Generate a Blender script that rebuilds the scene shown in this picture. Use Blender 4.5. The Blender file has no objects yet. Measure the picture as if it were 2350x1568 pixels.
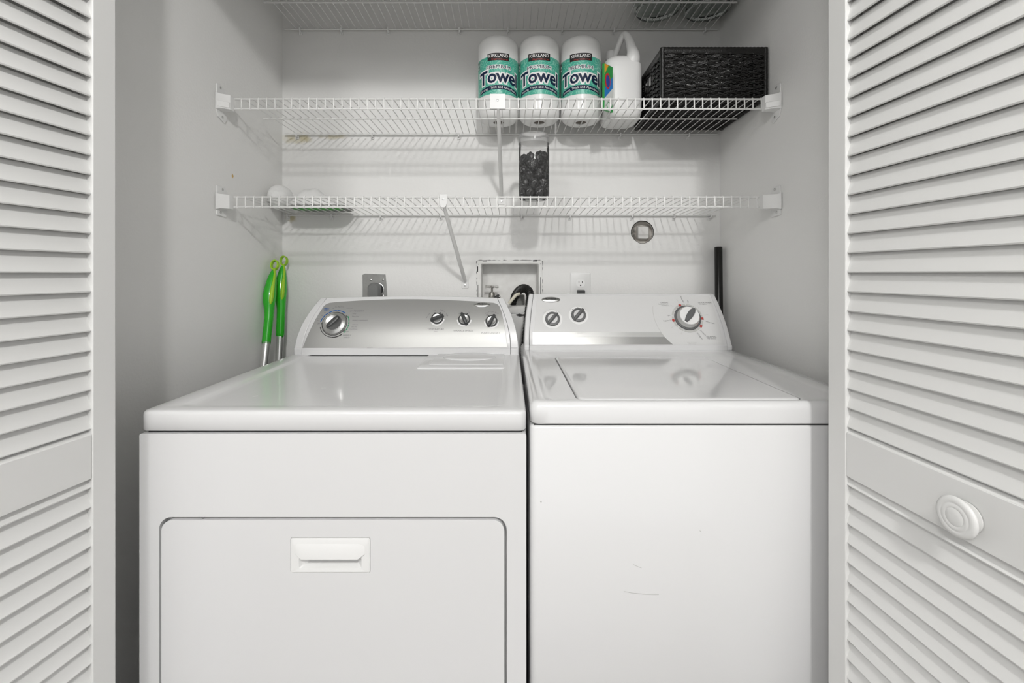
import bpy, bmesh, math, random
from mathutils import Vector, Matrix
random.seed(7)
S = bpy.context.scene
C = S.collection
PI = math.pi

# ------------------------------------------------------------------ camera, light, exposure
F, VX, HY, CAMZ = 1044.0, 1170.0, 628.0, 1.173       # focal length in px of a 2350 px wide frame, principal point, lens height
cam = bpy.data.cameras.new('camera'); camo = bpy.data.objects.new('camera', cam); C.objects.link(camo)
camo.location = (0, 0, CAMZ); camo.rotation_euler = (PI/2, 0, 0)
cam.sensor_width = 36; cam.lens = F/2350*36; cam.shift_x = (1175-VX)/2350; cam.shift_y = -(784-HY)/2350
cam.clip_start = 0.01
S.camera = camo
S.view_settings.view_transform = 'Standard'; S.view_settings.look = 'None'; S.view_settings.gamma = 1
S.view_settings.use_curve_mapping = False
S.view_settings.exposure = 0.20
w = bpy.data.worlds.new('world'); S.world = w; w.use_nodes = True
w.node_tree.nodes['Background'].inputs[0].default_value = (1.0, 1.0, 1.0, 1)
w.node_tree.nodes['Background'].inputs[1].default_value = 0.78
def lamp(name, loc, power, radius, col=(1, 0.988, 0.972)):
    l = bpy.data.lights.new(name, 'POINT'); l.energy = power; l.shadow_soft_size = radius; l.color = col
    o = bpy.data.objects.new(name, l); C.objects.link(o); o.location = loc
lamp('hall_ceiling_lamp', (0.25, -1.1, 2.5), 78, 0.07)
lamp('right_wall_fill', (-0.85, -1.3, 2.45), 44, 0.16)  # added fill light without a known source, brightens the right closet wall

# ------------------------------------------------------------------ helpers
def at(px, py, Y): return Vector(((px-VX)*Y/F, Y, CAMZ+(HY-py)*Y/F))
def newbm(): return bmesh.new()
def obj(name, bm, mat, parent=None, sharp=35, bevel=0, seg=2, label=None):
    bmesh.ops.remove_doubles(bm, verts=bm.verts, dist=1e-6)
    bmesh.ops.recalc_face_normals(bm, faces=bm.faces)
    me = bpy.data.meshes.new(name)
    for f in bm.faces: f.smooth = True
    sa = math.radians(sharp)
    for e in bm.edges:
        if len(e.link_faces) == 2 and e.calc_face_angle(0) > sa: e.smooth = False
    bm.to_mesh(me); bm.free()
    for m in (mat if isinstance(mat, (list, tuple)) else [mat]): me.materials.append(m)
    o = bpy.data.objects.new(name, me); C.objects.link(o)
    if parent is not None:
        o.parent = parent
        root = parent
        loc = Vector((0, 0, 0))
        while root is not None: loc = loc + root.location; root = root.parent if root.parent else None
        if parent.type == 'EMPTY' or parent.parent is None: o.matrix_parent_inverse = Matrix.Translation(-parent.location)
    if bevel:
        b = o.modifiers.new('bevel', 'BEVEL'); b.width = bevel; b.segments = seg; b.limit_method = 'ANGLE'
        b.angle_limit = math.radians(40); b.harden_normals = True
    if label: o['label'] = label
    return o
def thing(name, label, cat, loc=(0, 0, 0), group=None):
    o = bpy.data.objects.new(name, None); C.objects.link(o); o.location = loc; o.empty_display_size = .05
    o['label'] = label; o['category'] = cat
    if group: o['group'] = group
    return o
def tag(o, label, cat, group=None):
    o['label'] = label; o['category'] = cat
    if group: o['group'] = group
    return o
def struct(name, bm, mat, **k):
    o = obj(name, bm, mat, **k); o['kind'] = 'structure'; return o
def frame(origin, xax, yax):
    x = Vector(xax).normalized(); y = Vector(yax).normalized(); z = x.cross(y)
    return Matrix(((x.x, y.x, z.x, origin[0]), (x.y, y.y, z.y, origin[1]), (x.z, y.z, z.z, origin[2]), (0, 0, 0, 1)))
ID = Matrix.Identity(4)
def box(bm, x0, x1, y0, y1, z0, z1, M=ID):
    v = [bm.verts.new(M @ Vector(p)) for p in ((x0,y0,z0),(x1,y0,z0),(x1,y1,z0),(x0,y1,z0),(x0,y0,z1),(x1,y0,z1),(x1,y1,z1),(x0,y1,z1))]
    for f in ((0,3,2,1),(4,5,6,7),(0,1,5,4),(1,2,6,5),(2,3,7,6),(3,0,4,7)): bm.faces.new([v[i] for i in f])
def loft(bm, rings, cap0=True, cap1=True, closed=False):
    vr = [[bm.verts.new(p) for p in r] for r in rings]
    n = len(vr[0]); m = len(vr)
    for i in range(m if closed else m-1):
        a, b = vr[i], vr[(i+1) % m]
        for k in range(n): bm.faces.new((a[k], a[(k+1) % n], b[(k+1) % n], b[k]))
    if not closed:
        if cap0: bm.faces.new(vr[0][::-1])
        if cap1: bm.faces.new(vr[-1])
    return vr
def tube(bm, pts, r, seg=10, cap=True, closed=False):
    pts = [Vector(p) for p in pts]; n = len(pts)
    rr = r if isinstance(r, (list, tuple)) else [r]*n
    rings = []; ref = None
    for i, p in enumerate(pts):
        if closed: t = (pts[(i+1) % n]-pts[i-1]).normalized()
        else: t = ((pts[min(i+1, n-1)]-p).normalized()+(p-pts[max(i-1, 0)]).normalized()).normalized()
        if ref is None:
            ref = Vector((0, 0, 1)) if abs(t.z) < .9 else Vector((1, 0, 0))
        u = (ref-t*ref.dot(t)).normalized(); v = t.cross(u); ref = u
        rings.append([p+(u*math.cos(2*PI*k/seg)+v*math.sin(2*PI*k/seg))*rr[i] for k in range(seg)])
    loft(bm, rings, cap, cap, closed)
def lathe(bm, prof, M=ID, seg=32, cap=True):
    rings = [[M @ Vector((max(r, 1e-5)*math.cos(2*PI*k/seg), max(r, 1e-5)*math.sin(2*PI*k/seg), z)) for k in range(seg)] for r, z in prof]
    loft(bm, rings, cap, cap)
def smooth_path(pts, n=8):
    P = [Vector(p) for p in pts]; out = []
    for i in range(len(P)-1):
        a, b, c, d = P[max(i-1, 0)], P[i], P[i+1], P[min(i+2, len(P)-1)]
        for k in range(n):
            t = k/n
            out.append(.5*((2*b)+(c-a)*t+(2*a-5*b+4*c-d)*t*t+(3*b-a-3*c+d)*t**3))
    out.append(P[-1]); return out
def rrect(x0, x1, y0, y1, r, seg=5, es=1):
    pts = []
    cs = [(x1-r, y0+r, -PI/2), (x1-r, y1-r, 0), (x0+r, y1-r, PI/2), (x0+r, y0+r, PI)]
    for i, (cx, cy, a) in enumerate(cs):
        for k in range(seg+1):
            t = a+PI/2*k/seg; pts.append((cx+r*math.cos(t), cy+r*math.sin(t)))
        nx = cs[(i+1) % 4]; q = (nx[0]+r*math.cos(nx[2]), nx[1]+r*math.sin(nx[2])); p = pts[-1]
        for k in range(1, es): pts.append((p[0]+(q[0]-p[0])*k/es, p[1]+(q[1]-p[1])*k/es))
    return pts
def ringz(pts, z, M=ID): return [M @ Vector((p[0], p[1], z)) for p in pts]
def prism(bm, pts, z0, z1, M=ID): loft(bm, [ringz(pts, z0, M), ringz(pts, z1, M)])
def holed(bm, outer, holes, z0, z1, M=ID):
    """plate in the local xy plane with holes, between z0 and z1"""
    for z in (z0, z1):
        es = []
        for loop in [outer]+holes:
            vs = [bm.verts.new(M @ Vector((p[0], p[1], z))) for p in loop]
            es += [bm.edges.new((vs[i], vs[(i+1) % len(vs)])) for i in range(len(vs))]
        bmesh.ops.triangle_fill(bm, edges=es, use_beauty=True, use_dissolve=False)
    for loop in [outer]+holes:
        loft(bm, [ringz(loop, z0, M), ringz(loop, z1, M)], False, False)
def ellipse(cx, cy, a, b, n=40): return [(cx+a*math.cos(2*PI*k/n), cy+b*math.sin(2*PI*k/n)) for k in range(n)]
def arcseg(bm, r0, r1, a0, a1, z0, z1, M, n=None):
    n = n or max(2, int(abs(a1-a0)/6)+1)
    A = [math.radians(a0+(a1-a0)*k/n) for k in range(n+1)]
    pts = [(r1*math.cos(a), r1*math.sin(a)) for a in A]+[(r0*math.cos(a), r0*math.sin(a)) for a in A[::-1]]
    lo, hi = ringz(pts, z0, M), ringz(pts, z1, M)
    vl = [bm.verts.new(p) for p in lo]; vh = [bm.verts.new(p) for p in hi]; m = len(pts)
    for i in range(n):
        bm.faces.new((vh[i], vh[i+1], vh[m-2-i], vh[m-1-i]))
        bm.faces.new((vl[i+1], vl[i], vl[m-1-i], vl[m-2-i]))
    for i in range(m): bm.faces.new((vl[i], vl[(i+1) % m], vh[(i+1) % m], vh[i]))
_tc = {}
def text2d(s, off=0.0):
    """(verts, faces, width, height) of a string in the built-in font at size 1"""
    key = (s, off)
    if key not in _tc:
        cu = bpy.data.curves.new('t', 'FONT'); cu.body = s; cu.size = 1; cu.offset = off; cu.resolution_u = 3
        cu.fill_mode = 'FRONT'
        o = bpy.data.objects.new('t', cu); C.objects.link(o); bpy.context.view_layer.update()
        me = o.evaluated_get(bpy.context.evaluated_depsgraph_get()).to_mesh()
        V = [(v.co.x, v.co.y) for v in me.vertices]; P = [list(p.vertices) for p in me.polygons]
        o.to_mesh_clear() if False else None
        xs = [v[0] for v in V]; ys = [v[1] for v in V]
        _tc[key] = (V, P, min(xs), max(xs), min(ys), max(ys))
        C.objects.unlink(o); bpy.data.objects.remove(o); bpy.data.curves.remove(cu)
    return _tc[key]
def put_text(bm, s, M, cx, cy, h=None, w=None, rot=0, off=0.0, z=0.0004, warp=None, slices=0, anchor='c'):
    """text of cap height h (or total width w) centred at (cx, cy) in M's plane"""
    V, P, x0, x1, y0, y1 = text2d(s, off)
    _, _, rx0, rx1, ry0, ry1 = text2d(s, 0.0)
    sx = sy = (h/0.70) if h else w/(rx1-rx0)
    if h and w: sx = w/(rx1-rx0)
    ox = (rx0+rx1)/2 if anchor == 'c' else (rx0 if anchor == 'l' else rx1)
    t = bmesh.new(); vs = [t.verts.new(((a-ox)*sx, (b-.35)*sy, 0)) for a, b in V]
    for p in P:
        try: t.faces.new([vs[i] for i in p])
        except ValueError: pass
    if slices:
        xs = [v.co.x for v in t.verts]; a, b = min(xs), max(xs)
        for k in range(1, slices):
            bmesh.ops.bisect_plane(t, geom=t.verts[:]+t.edges[:]+t.faces[:], plane_co=(a+(b-a)*k/slices, 0, 0), plane_no=(1, 0, 0))
    t.verts.index_update(); ca, sa = math.cos(math.radians(rot)), math.sin(math.radians(rot))
    nv = []
    for v in t.verts:
        X, Y = v.co.x*ca-v.co.y*sa+cx, v.co.x*sa+v.co.y*ca+cy
        nv.append(bm.verts.new(warp(X, Y, z) if warp else M @ Vector((X, Y, z))))
    for f in t.faces: bm.faces.new([nv[v.index] for v in f.verts])
    t.free()
def recalc_keep(name, bm, mat, parent, label=None):      # lettering: no normal recalculation issues
    return obj(name, bm, mat, parent, label=label)

# ------------------------------------------------------------------ materials
def mat(name, col, rough=.5, metal=0, spec=.5, coat=0, bump=0, bscale=60, var=0, vscale=6, col2=None, trans=0, ior=1.45, bstretch=None):
    m = bpy.data.materials.new(name); m.use_nodes = True; nt = m.node_tree; b = nt.nodes['Principled BSDF']
    b.inputs['Base Color'].default_value = (*col, 1); b.inputs['Roughness'].default_value = rough
    b.inputs['Metallic'].default_value = metal; b.inputs['Specular IOR Level'].default_value = spec
    b.inputs['Coat Weight'].default_value = coat; b.inputs['Coat Roughness'].default_value = .08
    b.inputs['Transmission Weight'].default_value = trans; b.inputs['IOR'].default_value = ior
    tc = nt.nodes.new('ShaderNodeTexCoord')
    if var or col2:
        n = nt.nodes.new('ShaderNodeTexNoise'); n.inputs['Scale'].default_value = vscale; n.inputs['Detail'].default_value = 4
        nt.links.new(tc.outputs['Object'], n.inputs['Vector'])
        mx = nt.nodes.new('ShaderNodeMix'); mx.data_type = 'RGBA'
        mx.inputs[6].default_value = (*col, 1); mx.inputs[7].default_value = (*(col2 or [c*(1-var) for c in col]), 1)
        r = nt.nodes.new('ShaderNodeMapRange'); r.inputs[1].default_value = .35; r.inputs[2].default_value = .7
        nt.links.new(n.outputs[0], r.inputs[0]); nt.links.new(r.outputs[0], mx.inputs[0]); nt.links.new(mx.outputs[2], b.inputs['Base Color'])
    if bump:
        n = nt.nodes.new('ShaderNodeTexNoise'); n.inputs['Scale'].default_value = bscale; n.inputs['Detail'].default_value = 3
        src = tc.outputs['Object']
        if bstretch:
            mp = nt.nodes.new('ShaderNodeMapping'); mp.inputs['Scale'].default_value = bstretch; nt.links.new(src, mp.inputs[0]); src = mp.outputs[0]
        nt.links.new(src, n.inputs['Vector'])
        bp = nt.nodes.new('ShaderNodeBump'); bp.inputs['Strength'].default_value = bump; bp.inputs['Distance'].default_value = .002
        nt.links.new(n.outputs[0], bp.inputs['Height']); nt.links.new(bp.outputs[0], b.inputs['Normal'])
    return m
def clear(name, tint, gloss=1.0, rough=.02, diff=0.0):
    m = bpy.data.materials.new(name); m.use_nodes = True; nt = m.node_tree; nt.nodes.clear()
    out = nt.nodes.new('ShaderNodeOutputMaterial'); t = nt.nodes.new('ShaderNodeBsdfTransparent'); t.inputs[0].default_value = (*tint, 1)
    g = nt.nodes.new('ShaderNodeBsdfGlossy'); g.inputs['Roughness'].default_value = rough
    fr = nt.nodes.new('ShaderNodeFresnel'); fr.inputs[0].default_value = 1.0+.45*gloss
    mx = nt.nodes.new('ShaderNodeMixShader'); nt.links.new(fr.outputs[0], mx.inputs[0])
    nt.links.new(t.outputs[0], mx.inputs[1]); nt.links.new(g.outputs[0], mx.inputs[2])
    last = mx
    if diff:
        d = nt.nodes.new('ShaderNodeBsdfDiffuse'); d.inputs[0].default_value = (.85, .85, .84, 1)
        m2 = nt.nodes.new('ShaderNodeMixShader'); m2.inputs[0].default_value = diff
        nt.links.new(mx.outputs[0], m2.inputs[1]); nt.links.new(d.outputs[0], m2.inputs[2]); last = m2
    nt.links.new(last.outputs[0], out.inputs[0]); return m
def blotches(m, spots, col, cut=(.45, .62), nscale=30):
    """stains and darker patches with a shape of their own: spots are (x, y, z, rx, ry, rz)"""
    nt = m.node_tree; b = nt.nodes['Principled BSDF']
    tc = nt.nodes.new('ShaderNodeTexCoord'); total = None
    for s in spots:
        mp = nt.nodes.new('ShaderNodeMapping'); mp.inputs['Scale'].default_value = (1/s[3], 1/s[4], 1/s[5])
        mp.inputs['Location'].default_value = (-s[0]/s[3], -s[1]/s[4], -s[2]/s[5])
        nt.links.new(tc.outputs['Object'], mp.inputs[0])
        ln = nt.nodes.new('ShaderNodeVectorMath'); ln.operation = 'LENGTH'; nt.links.new(mp.outputs[0], ln.inputs[0])
        r = nt.nodes.new('ShaderNodeMapRange'); r.inputs[1].default_value = 1; r.inputs[2].default_value = 0
        nt.links.new(ln.outputs['Value'], r.inputs[0]); cur = r.outputs[0]
        if total is not None:
            a = nt.nodes.new('ShaderNodeMath'); a.operation = 'MAXIMUM'; nt.links.new(total, a.inputs[0]); nt.links.new(cur, a.inputs[1]); cur = a.outputs[0]
        total = cur
    n = nt.nodes.new('ShaderNodeTexNoise'); n.inputs['Scale'].default_value = nscale; n.inputs['Detail'].default_value = 5
    nt.links.new(tc.outputs['Object'], n.inputs['Vector'])
    a = nt.nodes.new('ShaderNodeMath'); a.operation = 'MULTIPLY'; nt.links.new(total, a.inputs[0]); nt.links.new(n.outputs[0], a.inputs[1])
    r = nt.nodes.new('ShaderNodeMapRange'); r.inputs[1].default_value = cut[0]*.5; r.inputs[2].default_value = cut[1]*.8
    nt.links.new(a.outputs[0], r.inputs[0])
    mx = nt.nodes.new('ShaderNodeMix'); mx.data_type = 'RGBA'; nt.links.new(r.outputs[0], mx.inputs[0])
    inp = b.inputs['Base Color']
    if inp.is_linked: nt.links.new(inp.links[0].from_socket, mx.inputs[6])
    else: mx.inputs[6].default_value = inp.default_value
    mx.inputs[7].default_value = (*col, 1); nt.links.new(mx.outputs[2], inp)

WALLC = (.86, .857, .84)
M_wall = mat('painted_wall', WALLC, .6, bump=.25, bscale=140, var=.03, vscale=2)
M_wallb = mat('painted_back_wall', (.83, .827, .812), .55, bump=.3, bscale=110, var=.03, vscale=3)
blotches(M_wallb, [(-.81, 1.74, 1.69, .12, .2, .045), (-.67, 1.74, 1.697, .11, .2, .028), (-.83, 1.74, 1.385, .05, .2, .035)], (.55, .50, .34))
M_walll = mat('painted_left_wall', (.85, .847, .83), .6, bump=.25, bscale=140, var=.03, vscale=2)
blotches(M_walll, [(-.87, 1.428, 1.479, .05, .008, .011)], (.6, .36, .06), cut=(.3, .4), nscale=200)
M_ceil = mat('ceiling_paint', (.75, .75, .74), .7, bump=.2)
M_floor = mat('floor_vinyl', (.22, .20, .18), .45, var=.25, vscale=9)
M_recess = mat('rough_recess', (.62, .60, .56), .9, bump=.8, bscale=90, col2=(.40, .37, .33), vscale=40)
blotches(M_recess, [(.48, 1.76, 1.325, .026, .1, .04)], (.05, .045, .04), cut=(.3, .6), nscale=60)  # darker patch on the left of the hole lining
M_door = mat('door_paint', (.72, .72, .708), .38, bump=.12, bscale=25, bstretch=(1, 1, 1))
M_enamel = mat('white_enamel', (.735, .735, .737), .26, coat=.4)
M_enamelw = mat('white_enamel_gloss', (.745, .745, .747), .12, coat=.7)
M_gapdark = mat('dark_seam', (.035, .035, .035), .8)
M_plastic = mat('white_plastic', (.80, .80, .79), .3)
M_vinyl = mat('white_vinyl_wire', (.80, .80, .785), .3)
M_silver = mat('silver_fascia', (.40, .40, .388), .38, metal=.45, bump=.02, bscale=400)
M_chrome = mat('satin_chrome', (.72, .72, .71), .18, metal=1)
M_chrome2 = mat('brushed_silver', (.62, .62, .61), .3, metal=.9)
M_strip = mat('silver_strip', (.62, .62, .61), .2, metal=.8)
M_black = mat('black_print', (.03, .03, .03), .5)
M_grayprint = mat('gray_print', (.17, .17, .17), .5)
M_ltprint = mat('light_gray_print', (.52, .52, .50), .5)
M_knobdark = mat('dark_gray_knob', (.055, .057, .057), .35)
M_knobgray = mat('gray_knob', (.12, .122, .122), .38)
M_blue = mat('blue_print', (.02, .11, .34), .45)
M_green = mat('green_print', (.03, .26, .12), .45)
M_red = mat('red_print', (.42, .05, .04), .45)
M_whiteprint = mat('white_print', (.85, .85, .84), .4)

# ------------------------------------------------------------------ the setting
WL, WR, WB = -0.87, 0.803, 1.74          # closet side walls and back wall
CZ = 2.6
# back wall, with the holes of the washer box and the round cut-out
HX, HZ, HR = .507, 1.331, .0435
rg = random.Random(3)
def jag(n=36):
    out = []
    for k in range(n):
        a = 2*PI*k/n; r = HR*(1+rg.uniform(-.015, .015))
        if 3.5 < a < 4.3: r *= .955
        if 5.0 < a < 5.6: r *= .97
        if 4.3 <= a <= 5.0: r *= .99
        out.append((HX+r*math.cos(a), HZ+r*math.sin(a)))
    return out
hole = jag()
BX0, BX1, BZ0, BZ1 = -.112, .112, 1.045, 1.212
MB = frame((0, WB, 0), (1, 0, 0), (0, 0, 1))      # local z points to the room (-Y)
bm = newbm()
holed(bm, [(WL-.1, 0), (WR+.1, 0), (WR+.1, CZ), (WL-.1, CZ)], [hole, rrect(BX0, BX1, BZ0, BZ1, .006)], 0, -.013, MB)
box(bm, WL-.1, HX-.08, WB+.11, WB+.12, 0, CZ); 
wall_back = struct('wall_back', bm, M_wallb)
bm = newbm(); 
loft(bm, [ringz(hole, -.0005, MB), ringz([(HX+(p[0]-HX)*1.02, HZ+(p[1]-HZ)*1.02) for p in hole], -.028, MB)], False, True)
obj('hole_lining', bm, M_recess, wall_back, label='rough broken plaster inside the round hole')
bm = newbm()
rim0 = [(HX+(p[0]-HX)*(1.0), HZ+(p[1]-HZ)*1.0) for p in hole]
vi = []
for k, p in enumerate(hole):
    a = 2*PI*k/36; wd = .0011+.0022*max(0, math.sin(a*1.0+.1))*rg.uniform(.6, 1)+(.001 if 2.3 < a < 3.4 else 0)*rg.uniform(.5, 1)
    d = Vector((math.cos(a), math.sin(a))); vi.append(((p[0]+d.x*wd*.3, p[1]+d.y*wd*.3), (p[0]-d.x*wd*.7, p[1]-d.y*wd*.7)))
rings = [[MB @ Vector((*o_, .0012)), MB @ Vector((*o_, -.002)), MB @ Vector((*i_, -.002)), MB @ Vector((*i_, .0012))] for o_, i_ in vi]
loft(bm, rings, closed=True)
obj('hole_edge', bm, mat('dark_rim', (.03, .028, .025), .9), wall_back, label='dark ragged edge of the round hole')  # dark strip around the hole, wider towards the top

bm = newbm(); box(bm, WL-.1, WL, .83, WB, 0, CZ); struct('wall_left', bm, M_walll)
bm = newbm(); box(bm, WR, WR+.1, .83, WB, 0, CZ); struct('wall_right', bm, M_wall)
JL, JR, HD = -.78, .655, 2.11
bm = newbm()
holed(bm, [(-2.2, 0), (2.2, 0), (2.2, CZ), (-2.2, CZ)], [[(JL, .001), (JR, .001), (JR, HD), (JL, HD)]], -.0, -.12, frame((0, .71, 0), (1, 0, 0), (0, 0, 1)))
struct('wall_front', bm, M_wall)
bm = newbm(); box(bm, -4.5, 4.5, -4, WB+.1, -.05, 0); struct('floor', bm, M_floor)
bm = newbm(); box(bm, -2.2, 2.2, -1.8, WB+.1, CZ, CZ+.05); struct('ceiling', bm, M_ceil)

# louvred folding doors
def leaf(parent, far, d, n, W, tilt, thick=.028, knob=None, z0=.012, z1=2.085):
    """one leaf: far = far bottom corner on the visible face, d = direction towards the hall, n = out of the visible face"""
    d = Vector(d).normalized(); n = Vector(n).normalized(); up = Vector((0, 0, 1))
    M = Matrix(((d.x, n.x, 0, far[0]), (d.y, n.y, 0, far[1]), (0, 0, 1, 0), (0, 0, 0, 1)))
    st = .0385
    for a, b in ((0, st), (W-st, W)):
        bm = newbm(); box(bm, a, b, -thick, 0, z0, z1, M); obj('stile', bm, M_door, parent, bevel=.0018, seg=2)
    mid = (.829, .904)
    for a, b, nm in ((z0, .17, 'bottom_rail'), (mid[0], mid[1], 'middle_rail'), (z1-.07, z1, 'top_rail')):
        bm = newbm(); box(bm, st, W-st, -thick+.0015, -.0015, a, b, M); obj(nm, bm, M_door, parent, bevel=.0015)
    p = .0328; ph = 1.172
    for lo, hi in ((.17, mid[0]), (mid[1], z1-.07)):
        bm = newbm()
        k0 = math.ceil((lo-ph)/p)-1
        zz = ph+k0*p
        while zz < hi+.03:
            # slat profile in (w, z): lower outer edge at (−.002, zz), sloping up and back
            t = .0038; a = math.radians(tilt); L = .0334/math.sin(a)
            ux, uz = -math.cos(a), math.sin(a); vx, vz = -math.sin(a), -math.cos(a)
            prof = []
            for (s, q) in ((0, .3), (.04, 0), (.96, 0), (1, .3), (1, .7), (.96, 1), (.04, 1), (0, .7)):
                prof.append((-.0025+ux*L*s+vx*t*q, zz+uz*L*s+vz*t*q+.003))
            zs = [q[1] for q in prof]
            if max(zs) > lo+.006 and min(zs) < hi-.006:
                prof = [(q[0], min(max(q[1], lo), hi)) for q in prof]
                loft(bm, [[M @ Vector((st-.001, *q)) for q in prof], [M @ Vector((W-st+.001, *q)) for q in prof]])
            zz += p
        obj('louvre_slats', bm, M_door, parent, sharp=25)
    if knob:
        u, z = knob
        KM = Matrix.Translation(M @ Vector((u, 0, z))) @ Matrix(((d.x, 0, n.x, 0), (d.y, 0, n.y, 0), (0, 1, 0, 0), (0, 0, 0, 1)))
        bm = newbm()
        lathe(bm, [(.019, 0.00000), (.0195, 0.00186), (.017, 0.00310), (.0105, 0.00496), (.0095, 0.00806), (.013, 0.01023), (.0225, 0.01147), (.0255, 0.01333), (.0255, 0.01519), (.0225, 0.01705),
                   (.018, 0.01767), (.0172, 0.01724), (.0165, 0.01767), (.012, 0.01817), (.0112, 0.01773), (.0105, 0.01817), (.004, 0.01848), (0, 0.01848)], KM, 48)
        obj('door_knob', bm, M_door, parent, sharp=60, label='round white turned wooden knob with ringed face')
def pair(name, far, d, n, W, knob, tilt):
    r = bpy.data.objects.new(name, None); C.objects.link(r); r.location = (far[0], far[1], 0); r['kind'] = 'structure'
    n = Vector(n).normalized()
    leaf(r, far, d, n, W, tilt, knob=knob)
    f2 = (far[0]-n.x*.0325, far[1]-n.y*.0325)
    leaf(r, f2, d, n, W, tilt)
    return r
pair('door_1', (-.6927, .80), (-.149, -1), (1, -.149), .40, None, 69)
pair('door_2', (.5664, .81), (.0766, -1), (-1, -.0766), .44, (.2295, .8625), 74)

# ------------------------------------------------------------------ dryer and washer
def onface(px, py, P0, n):
    d = Vector(((px-VX)/F, 1, (HY-py)/F)); o = Vector((0, 0, CAMZ))
    t = (P0-o).dot(n)/d.dot(n); return o+d*t
def ring_top(x0, x1, y0, y1, i, z, r=.014): return ringz(rrect(x0+i, x1-i, y0+i, y1-i, max(r-i, .004)), z)
class Console:
    def __init__(s, xl, xr, Yb, zb, Yt, zt, zfoot, inset, arch, yback):
        s.B, s.T = Vector((0, Yb, zb)), Vector((0, Yt, zt)); s.d = (s.T-s.B).normalized(); s.L = (s.T-s.B).length
        s.n = Vector((0, -s.d.z, s.d.y)); s.xl, s.xr = xl, xr
        # profile: (Y, z, inset, arch weight)
        P = [(Yb+.004, zfoot, 0.0, 0), (Yb-.004, zfoot+.002, 0, 0), (Yb-.006, zb-.004, 0, 0), (Yb, zb, 0.0, 0)]
        for k in range(1, 9):
            t = k/9; q = s.B+s.d*s.L*t; P.append((q.y, q.z, inset*(t**1.7), t))
        P += [(Yt, zt, inset, 1), (Yt+.006, zt+.0045, inset+.001, 1), (Yt+.016, zt+.005, inset+.002, 1), (yback-.012, zt+.002, inset+.002, 1), (yback, zt-.012, inset, 1),
              (yback, (zt+zfoot)/2, inset*.4, .4), (yback, zfoot, 0, 0)]
        s.P = P; s.arch = arch
        s.M = lambda px, py, rot=0: s._m(px, py, rot)
    def pt(s, j, u):
        Y, z, i, wt = s.P[j]; xl, xr = s.xl+i, s.xr-i
        k = s.arch*wt*(1-(2*u-1)**2)
        return Vector((xl+(xr-xl)*u, Y, z))+s.d*k
    def part(s, u0, u1, name, m, parent, shrink=0, n=20, bevel=0):
        bm = newbm(); rings = []
        for a in range(n+1):
            u = u0+(u1-u0)*a/n; rings.append([s.pt(j, u)-Vector((0, 0, 0)) for j in range(len(s.P))])
        loft(bm, rings)
        return obj(name, bm, m, parent, sharp=30, bevel=bevel, seg=3)
    def _m(s, px, py, rot=0):
        p = onface(px, py, s.B, s.n)
        x = Vector((1, 0, 0)); y = s.d
        a = math.radians(rot); return frame(p, x*math.cos(a)+y*math.sin(a), -x*math.sin(a)+y*math.cos(a))
    def loc(s, px, py):                      # plane coordinates of a picture point
        p = onface(px, py, s.B, s.n); return (p.x, (p-s.B).dot(s.d))
    def F(s): return frame(s.B, (1, 0, 0), s.d)

# ---- dryer
DX0, DX1, DF, DB, DT = -.7054, .0315, .866, 1.62, .911
dr = thing('clothes_dryer', 'white front-loading clothes dryer with silver control panel, left machine', 'dryer', ((DX0+DX1)/2, (DF+DB)/2, 0))
bm = newbm()
r = lambda z, i=0: ringz(rrect(DX0+i, DX1-i, DF+.02+i, DB-i, .01), z)
loft(bm, [r(.02), r(.868)])
obj('cabinet', bm, M_enamel, dr)
DR = dict(x0=-.668, x1=-.006, z0=.13, z1=.709)
MF = frame((0, DF, 0), (1, 0, 0), (0, 0, 1))
bm = newbm()
holed(bm, rrect(DX0, DX1, .02, .868, .004), [rrect(DR['x0'], DR['x1'], DR['z0'], DR['z1'], .024, 8)], 0, -.022, MF)
obj('front_panel', bm, M_enamel, dr, bevel=.0045, seg=3)
g = .0046
HXa, HXb, HZa, HZb = -.4173, -.2655, .604, .6705
bm = newbm()
holed(bm, rrect(DR['x0']+g, DR['x1']-g, DR['z0']+g, DR['z1']-g*1.2, .021, 8), [rrect(HXa, HXb, HZa, HZb, .003)], .0005, -.018, MF)
dd = obj('door', bm, M_enamel, dr, bevel=.003, seg=3)
bm = newbm()      # recessed pull
e = .0007
A = rrect(HXa+e, HXb-e, HZa+e, HZb-e, .0025); A2 = rrect(HXa+.002, HXb-.002, HZa+.002, HZb-.002, .0025)
xa, xb = -.401, -.282
I0 = rrect(xa, xb, HZa+.0075, .632, .003); I1 = rrect(xa+.013, xb-.013, HZa+.012, .636, .002)
loft(bm, [ringz(A, -.004, MF), ringz(A, .0012, MF), ringz(A2, .0018, MF), ringz(I0, .001, MF), ringz(I1, -.0165, MF)], False, True)
dh = obj('door_handle', bm, M_plastic, dd, sharp=25, label='recessed white plastic door pull')
bm = newbm()
pr = [(-.0002, .6605), (.0022, .655), (.0052, .640), (.0056, .6325), (.003, .6305), (-.012, .6325), (-.004, .66)]
def gring(x, k): return [Vector((x, DF-.0012-max(p[0], 0)*k-min(p[0], 0), p[1] if p[1] > .645 else .645+(p[1]-.645)*(.4+.6*k))) for p in pr]
loft(bm, [gring(xa-.006, .1), gring(xa+.006, 1), gring(xb-.006, 1), gring(xb+.006, .1)])
obj('grip_lip', bm, M_plastic, dh)
for px, py in ((463, 1189), (1067, 1184)):
    p = at(px, py, DF); bm = newbm(); lathe(bm, [(.0038, -.004), (.0038, .001), (.002, .002), (0, .002)], frame((p.x, DF+.004, p.z+.0008), (1, 0, 0), (0, 0, 1)), 16)
    obj('hinge_bumper', bm, M_knobgray, dr, label='small dark hinge bumper at door top')
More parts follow.
